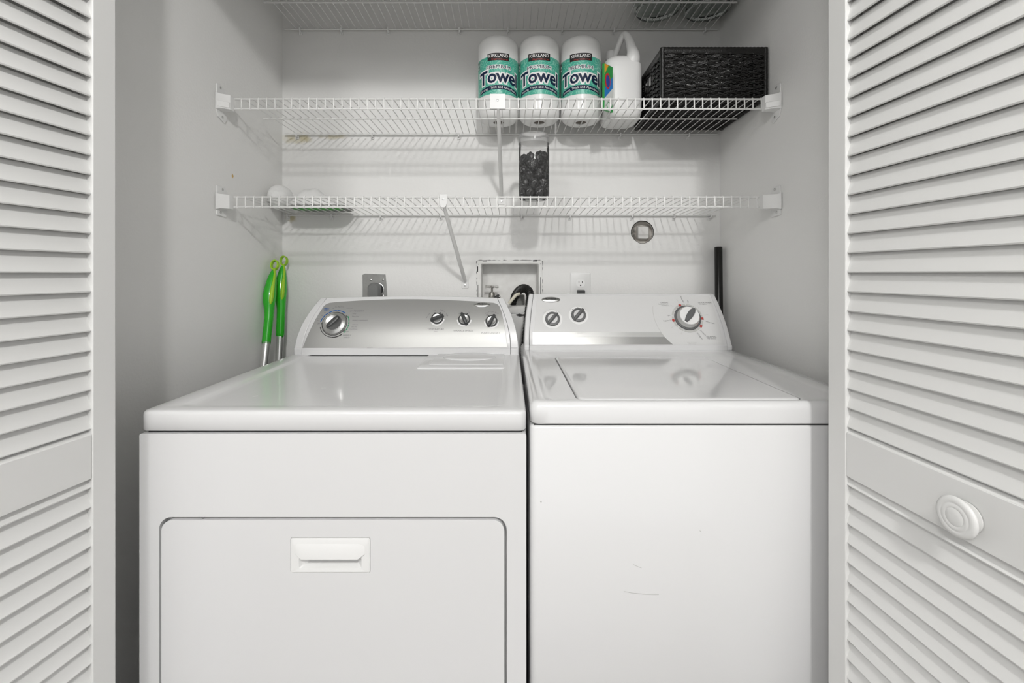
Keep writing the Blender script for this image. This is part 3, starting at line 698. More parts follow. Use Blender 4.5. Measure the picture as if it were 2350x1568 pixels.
def towel(cx, cy, z0, label, gr):
    t = thing('paper_towel_roll', label, 'paper towels', (cx, cy, z0), gr)
    M = Matrix.Translation((cx, cy, z0))
    bm = newbm()
    prof = [(.019, .03), (.019, .001), (.024, .0)]
    prof += [(.046+.0255*math.sin(a), .028-.028*math.cos(a)) for a in [PI/2*k/8 for k in range(9)]]
    prof += [(RT, .12)]+[(.046+.0255*math.cos(a), HT-.030+.030*math.sin(a)) for a in [PI/2*k/8 for k in range(9)]]
    prof += [(.026, HT), (.02, HT-.004), (.014, HT-.02)]
    lathe(bm, prof, M, 56)
    body = obj('wrapped_roll', bm, M_paper, t, sharp=70)
    bm = newbm(); lathe(bm, [(.0192, .004), (.0192, .022), (.0, .022)], M, 24); obj('core_tube', bm, M_core, t, label='dark hollow core end')
    def warp(rr):
        def f(X, Y, z):
            a = X/RT-math.atan2(cx, cy); return Vector((cx+(rr+z)*math.sin(a), cy-(rr+z)*math.cos(a), z0+Y))
        return f
    W0 = warp(RT)
    zb_, zt_ = .076, .205
    bm = newbm(); n = 48; A0, A1 = -2.3*RT, 2.3*RT
    grid = [[bm.verts.new(W0(A0+(A1-A0)*i/n, y, .0006)) for y in (zb_, (zb_+zt_)/2, zt_)] for i in range(n+1)]
    for i in range(n):
        for j in range(2): bm.faces.new((grid[i][j], grid[i+1][j], grid[i+1][j+1], grid[i][j+1]))
    lab = obj('green_label', bm, M_swirl, t, label='green swirl label band')
    def patch(pts, z, nsl=14):
        bm = newbm(); vs = [bm.verts.new((p[0], p[1], 0)) for p in pts]; bm.faces.new(vs)
        xs = [p[0] for p in pts]; a, b = min(xs), max(xs)
        for k in range(1, nsl): bmesh.ops.bisect_plane(bm, geom=bm.verts[:]+bm.edges[:]+bm.faces[:], plane_co=(a+(b-a)*k/nsl, 0, 0), plane_no=(1, 0, 0))
        for v in bm.verts: v.co = W0(v.co.x, v.co.y, z)
        return bm
    fr = lambda k: (lambda X, Y, z: W0(X, Y-k*X*X, z))
    obj('maker_box', patch([(-.0385, .190), (.0385, .190), (.0385, .2155), (-.0385, .2155)], .0010), M_blackbox, lab)
    bm = newbm(); put_text(bm, 'KIRKLAND', ID, 0, .2068, h=.0105, w=.067, off=.012, z=.0014, warp=W0, slices=12); obj('maker_lettering', bm, M_whiteprint, lab)
    bm = newbm(); put_text(bm, 'Signature', ID, .004, .195, h=.006, w=.056, z=.0014, warp=W0, slices=10); obj('signature_lettering', bm, M_redink, lab)
    for off, z, m_ in ((.1, .0010, M_whiteprint), (.0, .0014, M_navy)):
        bm = newbm(); put_text(bm, 'PREMIUM', ID, 0, .1695, h=.0115, w=.085, off=off*.9, z=z, warp=fr(1.2), slices=14); obj('grade_lettering', bm, m_, lab)
    for off, z, m_ in ((.105, .0012, M_whiteprint), (.055, .0011, M_grayprint), (.022, .0016, M_navy)):
        if off == .055: continue
        bm = newbm(); put_text(bm, 'Towel', ID, 0, .1385, h=.044, w=.146, off=off, z=z, warp=fr(1.3), slices=30); obj('product_lettering', bm, m_, lab)
    pts = [(-.072+.144*k/16, .1035) for k in range(17)]+[(.072-.144*k/16, .0915) for k in range(17)]
    bm = patch(pts, 0, 1); bm.free()
    bm = newbm(); gv = [[bm.verts.new(fr(2.2)(-.074+.148*i/20, y, .0012)) for y in (.0925, .1065)] for i in range(21)]
    for i in range(20): bm.faces.new((gv[i][0], gv[i+1][0], gv[i+1][1], gv[i][1]))
    obj('slogan_band', bm, M_navy, lab)
    bm = newbm(); put_text(bm, 'Strong, Thick and Absorbent', ID, 0, .0995, h=.0078, w=.138, z=.0016, warp=fr(2.2), slices=24); obj('slogan_lettering', bm, M_whiteprint, lab)
    bm = patch([(-.092, .172), (-.080, .172), (-.080, .200), (-.092, .200)], .0010, 3); obj('size_table', bm, M_grayprint, lab)
    bm = patch([(-.0905, .174), (-.0815, .174), (-.0815, .181), (-.0905, .181)], .0013, 3); obj('table_cell', bm, M_whiteprint, lab)
    bm = patch([(-.0905, .1845), (-.0815, .1845), (-.0815, .193), (-.0905, .193)], .0013, 3); obj('table_cell', bm, M_whiteprint, lab)
    return t
zt_m = ZM+.0016
towel(-.0405, 1.618, zt_m, 'wrapped paper towel roll, leftmost of the three green-labelled rolls', 'paper towel rolls on the shelf')
towel(.1045, 1.618, zt_m, 'wrapped paper towel roll in the middle of the three green-labelled rolls', 'paper towel rolls on the shelf')
towel(.2525, 1.618, zt_m, 'wrapped paper towel roll beside the white jug, rightmost of three green-labelled rolls', 'paper towel rolls on the shelf')

# ------------------------------------------------------------------ white jug
M_hdpe = mat('white_jug_plastic', (.82, .82, .81), .35)
M_hdpe.node_tree.nodes['Principled BSDF'].inputs['Subsurface Weight'].default_value = .0
t = thing('bleach_jug', 'plain white plastic jug with loop handle beside the black basket', 'jug', (.395, 1.62, zt_m))
bm = newbm()
def sup(cx, cy, a, b, z, n=40, e=.45):
    return [Vector((cx+a*math.copysign(abs(math.cos(2*PI*k/n))**e, math.cos(2*PI*k/n)), cy+b*math.copysign(abs(math.sin(2*PI*k/n))**e, math.sin(2*PI*k/n)), z)) for k in range(n)]
jx, jy = .393, 1.622
J = [(.052, .062, 0, .6), (.060, .070, .004, .55), (.0645, .0755, .016, .5), (.0655, .0765, .05, .5), (.0655, .0765, .165, .5), (.0645, .076, .185, .52), (.061, .072, .200, .6), (.052, .062, .212, .7), (.038, .046, .221, .85), (.022, .026, .228, 1)]
loft(bm, [sup(jx-(.006*max(0, (z-.185)/.04)), jy, a, b, zt_m+z, 40, e) for a, b, z, e in J])
jb = obj('jug_body', bm, M_hdpe, t, sharp=60)
bm = newbm()
hp = smooth_path([(.411, 1.597, zt_m+.160), (.424, 1.568, zt_m+.205), (.421, 1.572, zt_m+.245), (.413, 1.582, zt_m+.283), (.404, 1.592, zt_m+.302), (.396, 1.604, zt_m+.297), (.386, 1.618, zt_m+.272), (.377, 1.632, zt_m+.243), (.372, 1.64, zt_m+.222)], 5)
n_ = len(hp); rr = []
for i in range(n_):
    k = i/(n_-1); rr.append(.034*(1-k/.22)+.018*(k/.22) if k < .22 else (.018+(.011-.018)*min(1, (k-.22)/.25) if k < .6 else .011-.002*(k-.6)/.4))
tube(bm, hp, rr, 16); obj('jug_handle', bm, M_hdpe, jb, sharp=70)
bm = newbm(); lathe(bm, [(.022, .212), (.02, .232), (.0185, .236), (.0205, .238), (.0205, .262), (.019, .266), (0, .267)], Matrix.Translation((.368, 1.648, zt_m)), 32); obj('jug_cap', bm, M_hdpe, t, sharp=40)

# ------------------------------------------------------------------ small carton
t = thing('cleaner_carton', 'small green, orange and blue carton squeezed between towel roll and jug', 'carton', (.324, 1.505, zt_m))
A_, B_ = Vector((.3085, 1.484, 0)), Vector((.3425, 1.513, 0))
ux = (B_-A_).normalized(); wd = (B_-A_).length; hh = .152
CM = Matrix(((ux.x, 0, ux.y, A_.x), (ux.y, 0, -ux.x, A_.y), (0, 1, 0, zt_m), (0, 0, 0, 1)))
bm = newbm(); box(bm, 0, wd, 0, hh, -.009, 0, CM); cb = obj('carton_body', bm, mat('carton_green', (.03, .33, .07), .35, coat=.3), t, bevel=.0008)
def art(name, pts, z, m_):
    bm = newbm(); prism(bm, pts, 0, z, CM); obj(name, bm, m_, cb)
art('carton_art', [(.001, hh-.001), (.022, hh-.001), (.001, hh-.036)], .0003, mat('carton_orange', (.85, .38, .03), .35))
art('carton_art', [(.001, .022), (.001, .07), (wd-.001, .118), (wd-.001, .066)], .0003, mat('carton_blue', (.03, .22, .6), .35))
art('carton_art', [(.001, .001), (.030, .001), (wd-.001, .03), (wd-.001, .080), (.001, .038)], .0005, mat('carton_white', (.75, .78, .75), .35))
art('carton_logo', ellipse(.017, .098, .014, .026, 24), .0006, mat('carton_red', (.65, .03, .03), .35))
art('carton_logo', ellipse(.018, .097, .010, .020, 24), .0009, mat('carton_navy', (.03, .08, .35), .35))
art('carton_logo', [(.014, .006), (.030, .004), (.037, .016), (.030, .030), (.016, .030), (.010, .018)], .0008, mat('carton_leaf', (.06, .40, .12), .35))
art('carton_logo', [(.017, .010), (.029, .008), (.034, .016), (.028, .026), (.018, .026), (.014, .018)], .0011, mat('carton_pale', (.8, .83, .8), .35))

# ------------------------------------------------------------------ black wicker basket
M_wick = mat('black_wicker', (.007, .0065, .006), .36, coat=.0, bump=.5, bscale=300)
bx0, bx1, by0, by1, bz, bh = .4665, .797, 1.402, 1.705, ZM+.002, .166
t = thing('wicker_basket', 'black rectangular wicker basket in the right corner of the shelf', 'basket', ((bx0+bx1)/2, (by0+by1)/2, bz))
def side(p0, p1, name, handle=False):
    p0, p1 = Vector(p0), Vector(p1); L_ = (p1-p0).length; u = (p1-p0)/L_; nrm = Vector((u.y, -u.x, 0))
    bm = newbm(); ns = max(6, int(L_/.034)); sp = L_/ns
    for i in range(1, ns):
        for o_ in (-.0022, .0022):
            tube(bm, [p0+u*(i*sp+o_)+Vector((0, 0, z)) for z in (.004, bh-.01)], .0019, 6)
    rows = 18; rng = random.Random(len(name)+int(p0.x*100))
    for rI in range(rows):
        z = .012+rI*(bh-.036)/(rows-1); ph = rI % 2
        for s in range(2):
            pts = []; N = ns*4
            for k in range(N+1):
                q_ = k/N*L_; w_ = math.cos(PI*q_/sp+PI*ph)*.0042*(1 if s == 0 else -1)
                pts.append(p0+u*q_+nrm*w_+Vector((0, 0, z+(.0022 if s else -.0022)+.0022*math.sin(2*PI*q_/sp+rI*1.7)+rng.uniform(-.0009, .0009))))
            if handle and .55*bh < z < .8*bh:
                a = [p for p in pts if (p-p0).dot(u) < L_*.36]; b = [p for p in pts if (p-p0).dot(u) > L_*.64]
                tube(bm, a, .0026, 5); tube(bm, b, .0026, 5)
            else: tube(bm, pts, .0028, 5)
    obj(name, bm, M_wick, t, sharp=70)
i_ = .006
c00, c10, c11, c01 = (bx0+i_, by0+i_, bz), (bx1-i_, by0+i_, bz), (bx1-i_, by1-i_, bz), (bx0+i_, by1-i_, bz)
side(c00, c10, 'woven_side'); side(c10, c11, 'woven_side', True); side(c11, c01, 'woven_side'); side(c01, c00, 'woven_side', True)
bm = newbm()
for a, b in ((c00, c10), (c10, c11), (c11, c01), (c01, c00)):
    a, b = Vector(a), Vector(b); ll_ = (b-a).length; n = int(ll_/.006); u = (b-a)/ll_; nrm = Vector((u.y, -u.x, 0))
    rings = []
    for k in range(n+1):
        rr_ = 1 if k % 2 else .93; p = a+u*ll_*k/n+Vector((0, 0, bh-.0125))
        rings.append([p+nrm*(.0062*rr_*math.cos(q_))+Vector((0, 0, .0125*rr_*math.copysign(abs(math.sin(q_))**.6, math.sin(q_)))) for q_ in [2*PI*j/12 for j in range(12)]])
    loft(bm, rings)
obj('rim', bm, M_wick, t, sharp=60)
for c_ in (c00, c10, c11, c01):
    bm = newbm(); n = 26
    tube(bm, [Vector(c_)+Vector((0, 0, .001+(bh-.004)*k/n)) for k in range(n+1)], [.0075*(1 if k % 2 else .93) for k in range(n+1)], 12); obj('corner_post', bm, M_wick, t, sharp=70)
bm = newbm()
for k in range(34):
    y = by0+.01+k*(by1-by0-.02)/33
    tube(bm, [Vector((bx0+.008+q_*(bx1-bx0-.016)/20, y, bz+.004+.0022*(1 if (q_+k) % 2 else -1))) for q_ in range(21)], .0038, 6)
for k in range(1, 20):
    x = bx0+k*(bx1-bx0)/20; tube(bm, [(x, by0+.008, bz+.0045), (x, by1-.008, bz+.0045)], .0025, 6)
for a, b in ((c00, c10), (c10, c11), (c11, c01), (c01, c00)): tube(bm, [Vector(a)+Vector((0, 0, .0075)), Vector(b)+Vector((0, 0, .0075))], .0065, 8)
obj('base', bm, M_wick, t, sharp=70)

# ------------------------------------------------------------------ clear jar with wrapped dark pieces
M_clear = clear('clear_plastic', (.98, .98, .98), .35, .04, .03)
M_lid = clear('frosted_lid', (.97, .97, .97), .4, .1, .25)
jX, jY, jZ = .0765, 1.447, 1.4075
t = thing('storage_jar', 'clear cylindrical plastic jar with lid filled with black wrapped pieces', 'jar', (jX, jY, jZ))
M = Matrix.Translation((jX, jY, jZ))
bm = newbm(); R_ = .0485
lathe(bm, [(.036, .0), (.044, .001), (.0465, .005), (.0475, .012), (R_, .02), (R_, .165), (.047, .172), (.047, .186)], M, 64, cap=False)
tube(bm, [(jX, jY, jZ+.0015), (jX, jY, jZ+.0025)], .036, 48)
obj('jar_body', bm, M_clear, t, sharp=60)
bm = newbm(); lathe(bm, [(.0492, .176), (.0492, .194), (.0485, .200), (.045, .205), (.038, .2075), (.037, .2065), (0, .2065)], M, 64, cap=False); obj('jar_lid', bm, M_lid, t, sharp=60)
M_wrapd = mat('black_wrapped_piece', (.008, .008, .008), .3, col2=(.05, .05, .05), vscale=130, bump=1.0, bscale=130, coat=.1)
def blob(seed):
    bm = bmesh.new(); bmesh.ops.create_icosphere(bm, subdivisions=4, radius=1); rg_ = random.Random(seed)
    import mathutils.noise as mn
    o_ = Vector((seed*3.1, seed*1.7, 0))
    for v in bm.verts:
        k = 1+.2*mn.noise(v.co*1.6+o_)+.08*mn.noise(v.co*4+o_)+.035*abs(mn.noise(v.co*9+o_))
        v.co = Vector((v.co.x*.0155*k, v.co.y*.0145*k, v.co.z*.0215*k))
    return bm
M_cell = mat('highlight_gray', (.33, .33, .33), .25, coat=.5)  # wrapper highlights put into the colour as thin pale strands
protos = []
for sd in range(4):
    o_ = obj('wrapped_candy', blob(sd+1), M_wrapd, sharp=80)
    tag(o_, 'small black cellophane-wrapped piece packed inside the clear jar', 'wrapped candy', 'black wrapped pieces in the clear jar')
    bm = newbm(); rr_ = random.Random(sd)
    for q_ in range(2):
        a = rr_.uniform(0, 6.28); pts = []
        for k in range(7):
            a += .33*rr_.choice((1, 1, .4)); zc = rr_.uniform(-.002, .002)+(q_-.5)*.014+k*.0012
            rz = .0158*math.sqrt(max(.2, 1-(zc/.0215)**2)); pts.append((rz*math.cos(a), rz*.93*math.sin(a), zc))
        tube(bm, pts, [.0003, .0007, .0009, .0006, .001, .0007, .0003], 4)
    c_ = obj('wrapper_highlight', bm, M_cell, sharp=80); c_.parent = o_
    protos.append((o_, c_))
slots = []
rr_ = random.Random(11)
z = .022
layer = 0
while z < .150:
    for k in range(6):
        a = 2*PI*k/6+layer*.5
        top = .012*math.sin(a+.4) if z > .12 else 0
        slots.append((jX+.0305*math.cos(a), jY+.0305*math.sin(a), jZ+z+top+rr_.uniform(-.002, .002)))
    if layer % 2 == 0:
        for k in range(2): slots.append((jX+.012*math.cos(k*PI+layer), jY+.012*math.sin(k*PI+layer), jZ+z))
    z += .0265; layer += 1
for i, sl in enumerate(slots):
    src, crs = protos[i % 4]
    if i < 4: o_, c_ = src, crs
    else:
        o_ = src.copy(); C.objects.link(o_); c_ = crs.copy(); C.objects.link(c_); c_.parent = o_
    o_.location = sl
    lv = (sl[2]-jZ); nm_ = ('uppermost', 'top of the pile') if lv > .115 else (('lowest', 'bottom of the pile') if lv < .05 else ('middle', 'middle of the pile'))
    o_['label'] = 'small black cellophane-wrapped piece in the %s layers inside the clear jar' % nm_[0]
    o_['group'] = 'black wrapped pieces, %s, in the clear jar' % nm_[1]
    o_.rotation_euler = (rr_.uniform(-.5, .5), rr_.uniform(-.5, .5), rr_.uniform(0, 6.28))

# ------------------------------------------------------------------ mop pad and cloth on the lower shelf
zl_ = lambda y: ZLb+(ZLf-ZLb)*(1.728-y)/.35+.0016
M_fluff = mat('white_fibre', (.84, .84, .83), .9, bump=.6, bscale=120)
t = thing('flat_mop', 'white fluffy mop pad with green underside lying on the lowest shelf', 'mop', (-.70, 1.63, zl_(1.63)))
bm = newbm(); zz = zl_(1.59)+.0015
loft(bm, [ringz(rrect(-.782, -.585, 1.592, 1.715, .03), zz), ringz(rrect(-.787, -.58, 1.587, 1.72, .03), zz+.004), ringz(rrect(-.782, -.585, 1.592, 1.715, .03), zz+.01)])
obj('mop_plate', bm, mat('gray_sole', (.30, .30, .29), .6), t)
bm = newbm(); 
loft(bm, [ringz(rrect(-.775, -.60, 1.615, 1.665, .012), zz-.0012), ringz(rrect(-.775, -.60, 1.615, 1.665, .012), zz+.001)]); obj('green_strip', bm, mat('mop_green', (.04, .42, .03), .4), t)
bm = newbm(); n = 28
for i in range(n+1): pass
rings = []
for i in range(n+1):
    u = i/n; X = -.800+.222*u; e_ = math.sin(PI*min(max(u, .02), .98))**.35
    hgt = .014+.058*math.exp(-((u-.33)/.33)**2)+.003*math.sin(u*31)
    rings.append([Vector((X, 1.655+.063*e_*math.cos(a), zz+.008+hgt*e_*max(0, math.sin(a))+(.0 if math.sin(a) >= 0 else -.004))) for a in [2*PI*k/24 for k in range(24)]])
loft(bm, rings); obj('fibre_pad', bm, M_fluff, t, sharp=80)
bm = newbm(); rings = []
for i in range(19):
    u = i/18; Y = 1.585+.115*u; e_ = math.sin(PI*min(max(u, .03), .97))**.4
    rings.append([Vector((-.8275+.0385*e_*math.cos(a), Y, zz+.042+.041*e_*math.sin(a)+.003*math.sin(3*a+u*9))) for a in [2*PI*k/24 for k in range(24)]])
loft(bm, rings)
tag(obj('cloth_bundle', bm, M_fluff, sharp=80), 'rounded white bundled cloth against the left wall on the lowest shelf', 'cloth')

# ------------------------------------------------------------------ glass jars on the top shelf
M_glass = mat('jar_glass', (.80, .84, .82), .03, trans=1, ior=1.45)
for lb, cx, cy, R_, ribs in (('large clear glass jar, left of two on the top shelf', .527, 1.622, .083, 0), ('wide ribbed glass jar by right wall, right of two on the top shelf', .705, 1.622, .082, 1)):
    t = thing('glass_jar', lb, 'jar', (cx, cy, ZT+.0016), 'glass jars on the top shelf')
    bm = newbm(); M = Matrix.Translation((cx, cy, ZT+.0018))
    prof = [(0, .004), (R_*.72, .003), (R_*.80, 0), (R_*.88, .001), (R_*.97, .010), (R_, .022)]
    for k in range(1, 14):
        prof.append((R_-(.0012 if k % 2 and ribs else 0), .022+k*.012))
    prof += [(R_*.8, .21), (R_*.75, .22), (R_*.75, .24), (R_*.71, .24), (R_*.71, .22), (R_*.76, .205), (R_-.005, .175), (R_-.005, .03), (R_*.86, .014), (0, .012)]
    lathe(bm, prof, M, 64, cap=False); obj('jar_body', bm, M_glass, t, sharp=60)
    bm = newbm(); lathe(bm, [(R_*.77, .226), (R_*.78, .244), (R_*.74, .249), (0, .25)], M, 48); obj('jar_lid', bm, M_knobgray, t)

# ------------------------------------------------------------------ poles
M_alu = mat('aluminium_tube', (.70, .70, .69), .28, metal=.9)
M_grn = mat('green_plastic', (.02, .42, .012), .25, coat=.4); M_lime = mat('lime_rubber', (.35, .62, .02), .4)
def mop_pole(top, base, label):
    top, base = Vector(top), Vector(base); ax = (base-top).normalized(); Ltot = (base-top).length
    t = thing('mop_pole', label, 'pole', base, 'mop poles in the left corner')
    side_ = Vector((1, 0, 0)); side_ = (side_-ax*side_.dot(ax)).normalized(); fr_ = ax.cross(side_).normalized()
    if fr_.y > 0: fr_ = -fr_
    P = lambda d, s=0, f=0: top+ax*d+side_*s+fr_*f
    bm = newbm(); tube(bm, [P(.20), P(Ltot-.004)], .0125, 20); obj('metal_tube', bm, M_alu, t, sharp=60)
    bm = newbm()
    ds = [(.034, .004, .001), (.045, .010, -.001), (.07, .0155, -.003), (.10, .0195, -.005), (.125, .0215, -.0055), (.15, .020, -.0045), (.175, .0165, -.002), (.20, .0150, 0), (.25, .0145, 0), (.292, .0145, 0), (.294, .0125, 0)]
    tube(bm, smooth_path([P(d, s) for d, r_, s in ds], 3), [r_ for q_ in range(len(ds)-1) for r_ in [ds[q_][1]+(ds[q_+1][1]-ds[q_][1])*k/3 for k in range(3)]]+[ds[-1][1]], 20)
    g_ = obj('green_grip', bm, M_grn, t, sharp=70)
    bm = newbm()
    ctr = P(.016, .002); pts = [ctr+ax*(.0145*math.cos(a))*1.15+side_*(.0115*math.sin(a)) for a in [2*PI*k/28 for k in range(28)]]
    rings = []
    for k, p in enumerate(pts):
        o_ = (p-ctr).normalized()
        rings.append([p+o_*.0022+fr_*.007, p-o_*.0016+fr_*.0065, p-o_*.0016-fr_*.0065, p+o_*.0022-fr_*.007])
    loft(bm, rings, closed=True)
    # spoon shaped pad running down the right of the grip
    pad = [(.030, .0035, .0035, .004), (.05, .0028, .0085, .006), (.08, .0032, .0098, .010), (.11, .0065, .0085, .0125), (.135, .0080, .0072, .013), (.152, .0060, .0075, .0125), (.162, .0015, .0075, .011)]
    rings = []
    for d, wd_, s, f in pad: rings.append([P(d, s+wd_*math.cos(a), f+.0062*(abs(math.sin(a))**.7)*math.copysign(1, math.sin(a))) for a in [2*PI*k/14 for k in range(14)]])
    loft(bm, rings)
    obj('lime_grip_pad', bm, M_lime, t, sharp=60, label='lime hanging loop and grip pad')
mop_pole((-.8455, 1.700, 1.236), (-.80, 1.50, 0), 'silver mop pole with green handle, taller one nearer the back wall')
mop_pole((-.8475, 1.640, 1.219), (-.812, 1.33, 0), 'silver mop pole with green handle, shorter one nearer the left wall')
bm = newbm(); M_blk = mat('black_gloss_tube', (.008, .008, .007), .25)
p0, p1 = at(1648.5, 567, 1.705), Vector((.772, 1.655, .0))
d_ = (p1-p0).normalized(); M = frame(p0, d_.cross(Vector((0, 1, 0))), Vector((0, 1, 0)))
tube(bm, [p0, p0+d_*.002, p1-d_*.002, p1], [.0125, .014, .014, .0125], 24)
tag(obj('black_pole', bm, M_blk, sharp=60), 'glossy black round pole standing in the right rear corner', 'pole')

# ------------------------------------------------------------------ wall fittings
M_galv = mat('galvanised_plate', (.34, .34, .33), .55, metal=.3, col2=(.28, .28, .27), vscale=25, bump=.3)
t = thing('dryer_outlet', 'gray metal electrical wall plate behind the dryer', 'electrical outlet', tuple(at(866, 655, WB)))
q1 = [at(px, py, WB) for px, py in ((832, 631), (838, 628), (885, 630), (887, 650), (890, 690), (893, 730), (832, 730), (832.5, 660))]
cc = at(867.5, 664, WB); RC = .0240
bm = newbm(); holed(bm, [(p.x, p.z) for p in q1], [ellipse(cc.x, cc.z, RC, RC, 36)], 0.0002, .002, MB); pl_ = obj('metal_plate', bm, M_galv, t)
bm = newbm(); box(bm, at(832, 0, WB).x, at(900, 0, WB).x, WB-.0012, WB, .99, at(0, 628, WB).z+.001); obj('plaster_patch', bm, M_wallb, t)
bm = newbm(); lathe(bm, [(RC-.0002, .001), (RC-.0002, .0035), (RC-.0022, .0042), (RC-.0025, .002)], MB @ Matrix.Translation((cc.x, cc.z, 0)), 40, cap=False); obj('socket_ring', bm, M_chrome2, t)
bm = newbm(); lathe(bm, [(RC-.001, .0022), (0, .0022)], MB @ Matrix.Translation((cc.x, cc.z, 0)), 32, cap=False); obj('socket_face', bm, M_black, t)
for px, py in ((851.5, 642.5), (879.5, 642), (879.5, 679)):
    p = at(px, py, WB); bm = newbm(); lathe(bm, [(.0045, .0018), (.0045, .003), (.003, .0042), (0, .0045)], MB @ Matrix.Translation((p.x, p.z, 0)), 16); obj('plate_screw', bm, M_chrome2, t)
t = thing('dryer_plug', 'chunky gray power plug pushed into the wall plate behind the dryer', 'plug', tuple(at(858, 676, 1.72)))
bm = newbm()
def plug(s, y): return [Vector((at(858.5, 0, 1.71).x+p[0]*s, y, p[1])) for p in rrect(-.0225, .0225, 1.07, 1.1385, .021, 8)]
def plug2(s, y): cz = 1.105; return [Vector((v.x, v.y, cz+(v.z-cz)*s)) for v in plug(s, y)]
loft(bm, [plug2(.95, WB-.0045), plug2(1, WB-.012), plug2(1, WB-.034), plug2(.94, WB-.041), plug2(.8, WB-.045)]); obj('plug_body', bm, mat('gray_plug', (.17, .173, .17), .4), t)
bm = newbm(); X = at(858.5, 0, 1.71).x; tube(bm, smooth_path([(X, 1.715, 1.075), (X, 1.71, 1.03), (X+.01, 1.70, .95), (X+.02, 1.69, .8), (X+.0, 1.685, .6)], 5), .009, 12); obj('cord', bm, mat('gray_cord', (.15, .15, .15), .5), t)

t = thing('wall_outlet', 'white duplex wall outlet above the washing machine', 'electrical outlet', tuple(at(1331, 655, WB)))
x0_, x1_ = at(1308, 0, WB).x, at(1355.5, 0, WB).x; zt_ = at(0, 625, WB).z; zc = zt_-.0615; xc = (x0_+x1_)/2
bm = newbm(); loft(bm, [ringz(rrect(x0_+i, x1_-i, zt_-.123+i, zt_-i, .004), z, MB) for i, z in ((0, .0002), (0, .003), (.0045, .0065))]); obj('cover_plate', bm, M_plastic, t)
for dz in (.0195, -.0195):
    bm = newbm(); r_ = [(xc+.017*math.cos(a), zc+dz+max(-.0135, min(.0135, .017*math.sin(a)))) for a in [2*PI*k/40 for k in range(40)]]
    loft(bm, [ringz(r_, .006, MB), ringz(r_, .0075, MB)]); ro = obj('receptacle', bm, M_whiteprint, t, bevel=.0004)
    bm = newbm()
    for sx_, h_ in ((-.0065, .0085), (.0065, .007)): box(bm, xc+sx_-.0012, xc+sx_+.0012, zc+dz+.0045-h_/2, zc+dz+.0045+h_/2, .007, .0079, MB)
    prism(bm, ellipse(xc, zc+dz-.008, .0026, .0028, 14), .007, .0079, MB); obj('slot', bm, M_black, ro)
bm = newbm(); lathe(bm, [(.0028, .0062), (.0028, .0072), (0, .0075)], MB @ Matrix.Translation((xc, zc, 0)), 14); obj('plate_screw', bm, M_plastic, t)
t = thing('power_plug', 'black power plug in the lower socket behind the washing machine', 'plug', (xc, WB-.02, zc-.02))
bm = newbm(); loft(bm, [[Vector((xc+p[0]*s, WB-y, zc-.0195+p[1]*s)) for p in rrect(-.0145, .0145, -.014, .014, .004, 4)] for s, y in ((1, .008), (1, .026), (.8, .034))]); obj('plug_body', bm, M_knobdark, t)
bm = newbm(); tube(bm, smooth_path([(xc, WB-.03, zc-.03), (xc, WB-.034, zc-.07), (xc-.01, WB-.036, zc-.2), (xc-.02, WB-.036, .6)], 5), .0045, 10); obj('cord', bm, M_knobdark, t)

# washer supply box
M_boxw = mat('painted_box', (.84, .84, .82), .5, bump=.3, bscale=80, col2=(.76, .75, .73), vscale=30)
t = thing('washer_supply_box', 'recessed white plumbing box with cracked edge between the machines', 'wall box', (0, WB, BZ0))
bm = newbm()
I_ = rrect(BX0+.001, BX1-.001, BZ0+.001, BZ1-.001, .005)
I2 = rrect(BX0+.004, BX1-.004, BZ0+.004, BZ1-.004, .005)
O_ = rrect(-.1255, .1245, 1.022, 1.2235, .008); O2 = rrect(-.123, .122, 1.0245, 1.221, .007)
loft(bm, [ringz(O_, .0003, MB), ringz(O_, .003, MB), ringz(O2, .0042, MB), ringz(I_, .0042, MB), ringz(I2, -.002, MB), ringz(I2, -.085, MB)], False, True)
bx = obj('box_frame', bm, M_boxw, t, sharp=30)
bm = newbm(); rgx = random.Random(5); 
def jl(o):
    base_ = rrect(-.1255-o, .1245+o, 1.022-o, 1.2235+o, .008, 5, 24); return [(p[0]+rgx.uniform(-.0016, .0022)*(1 if p[0] > 0 else -1), p[1]+rgx.uniform(-.0012, .0014)) for p in base_]
out_ = jl(.0006); holed(bm, out_, [rrect(-.122, .121, 1.026, 1.22, .006)], .0004, .0012, MB)
obj('cracked_edge', bm, mat('dark_crack', (.04, .037, .033), .9), t, label='dark chipped crack around the frame')
bm = newbm()
for x_, z_ in ((-.1185, 1.2085), (.1175, 1.2095)): lathe(bm, [(.0017, .004), (.0017, .0047), (0, .0047)], MB @ Matrix.Translation((x_, z_, 0)), 12)
for a, b, c_, d_ in ((-.104, -.088, 1.2195, 1.2235), (.088, .104, 1.2195, 1.2235), (.1165, .1185, 1.09, 1.16), (-.1255, -.121, 1.18, 1.2), (-.1225, -.1205, 1.07, 1.13)): box(bm, a, b, c_, d_, .0035, .0048, MB)
obj('nail_hole', bm, M_black, t)
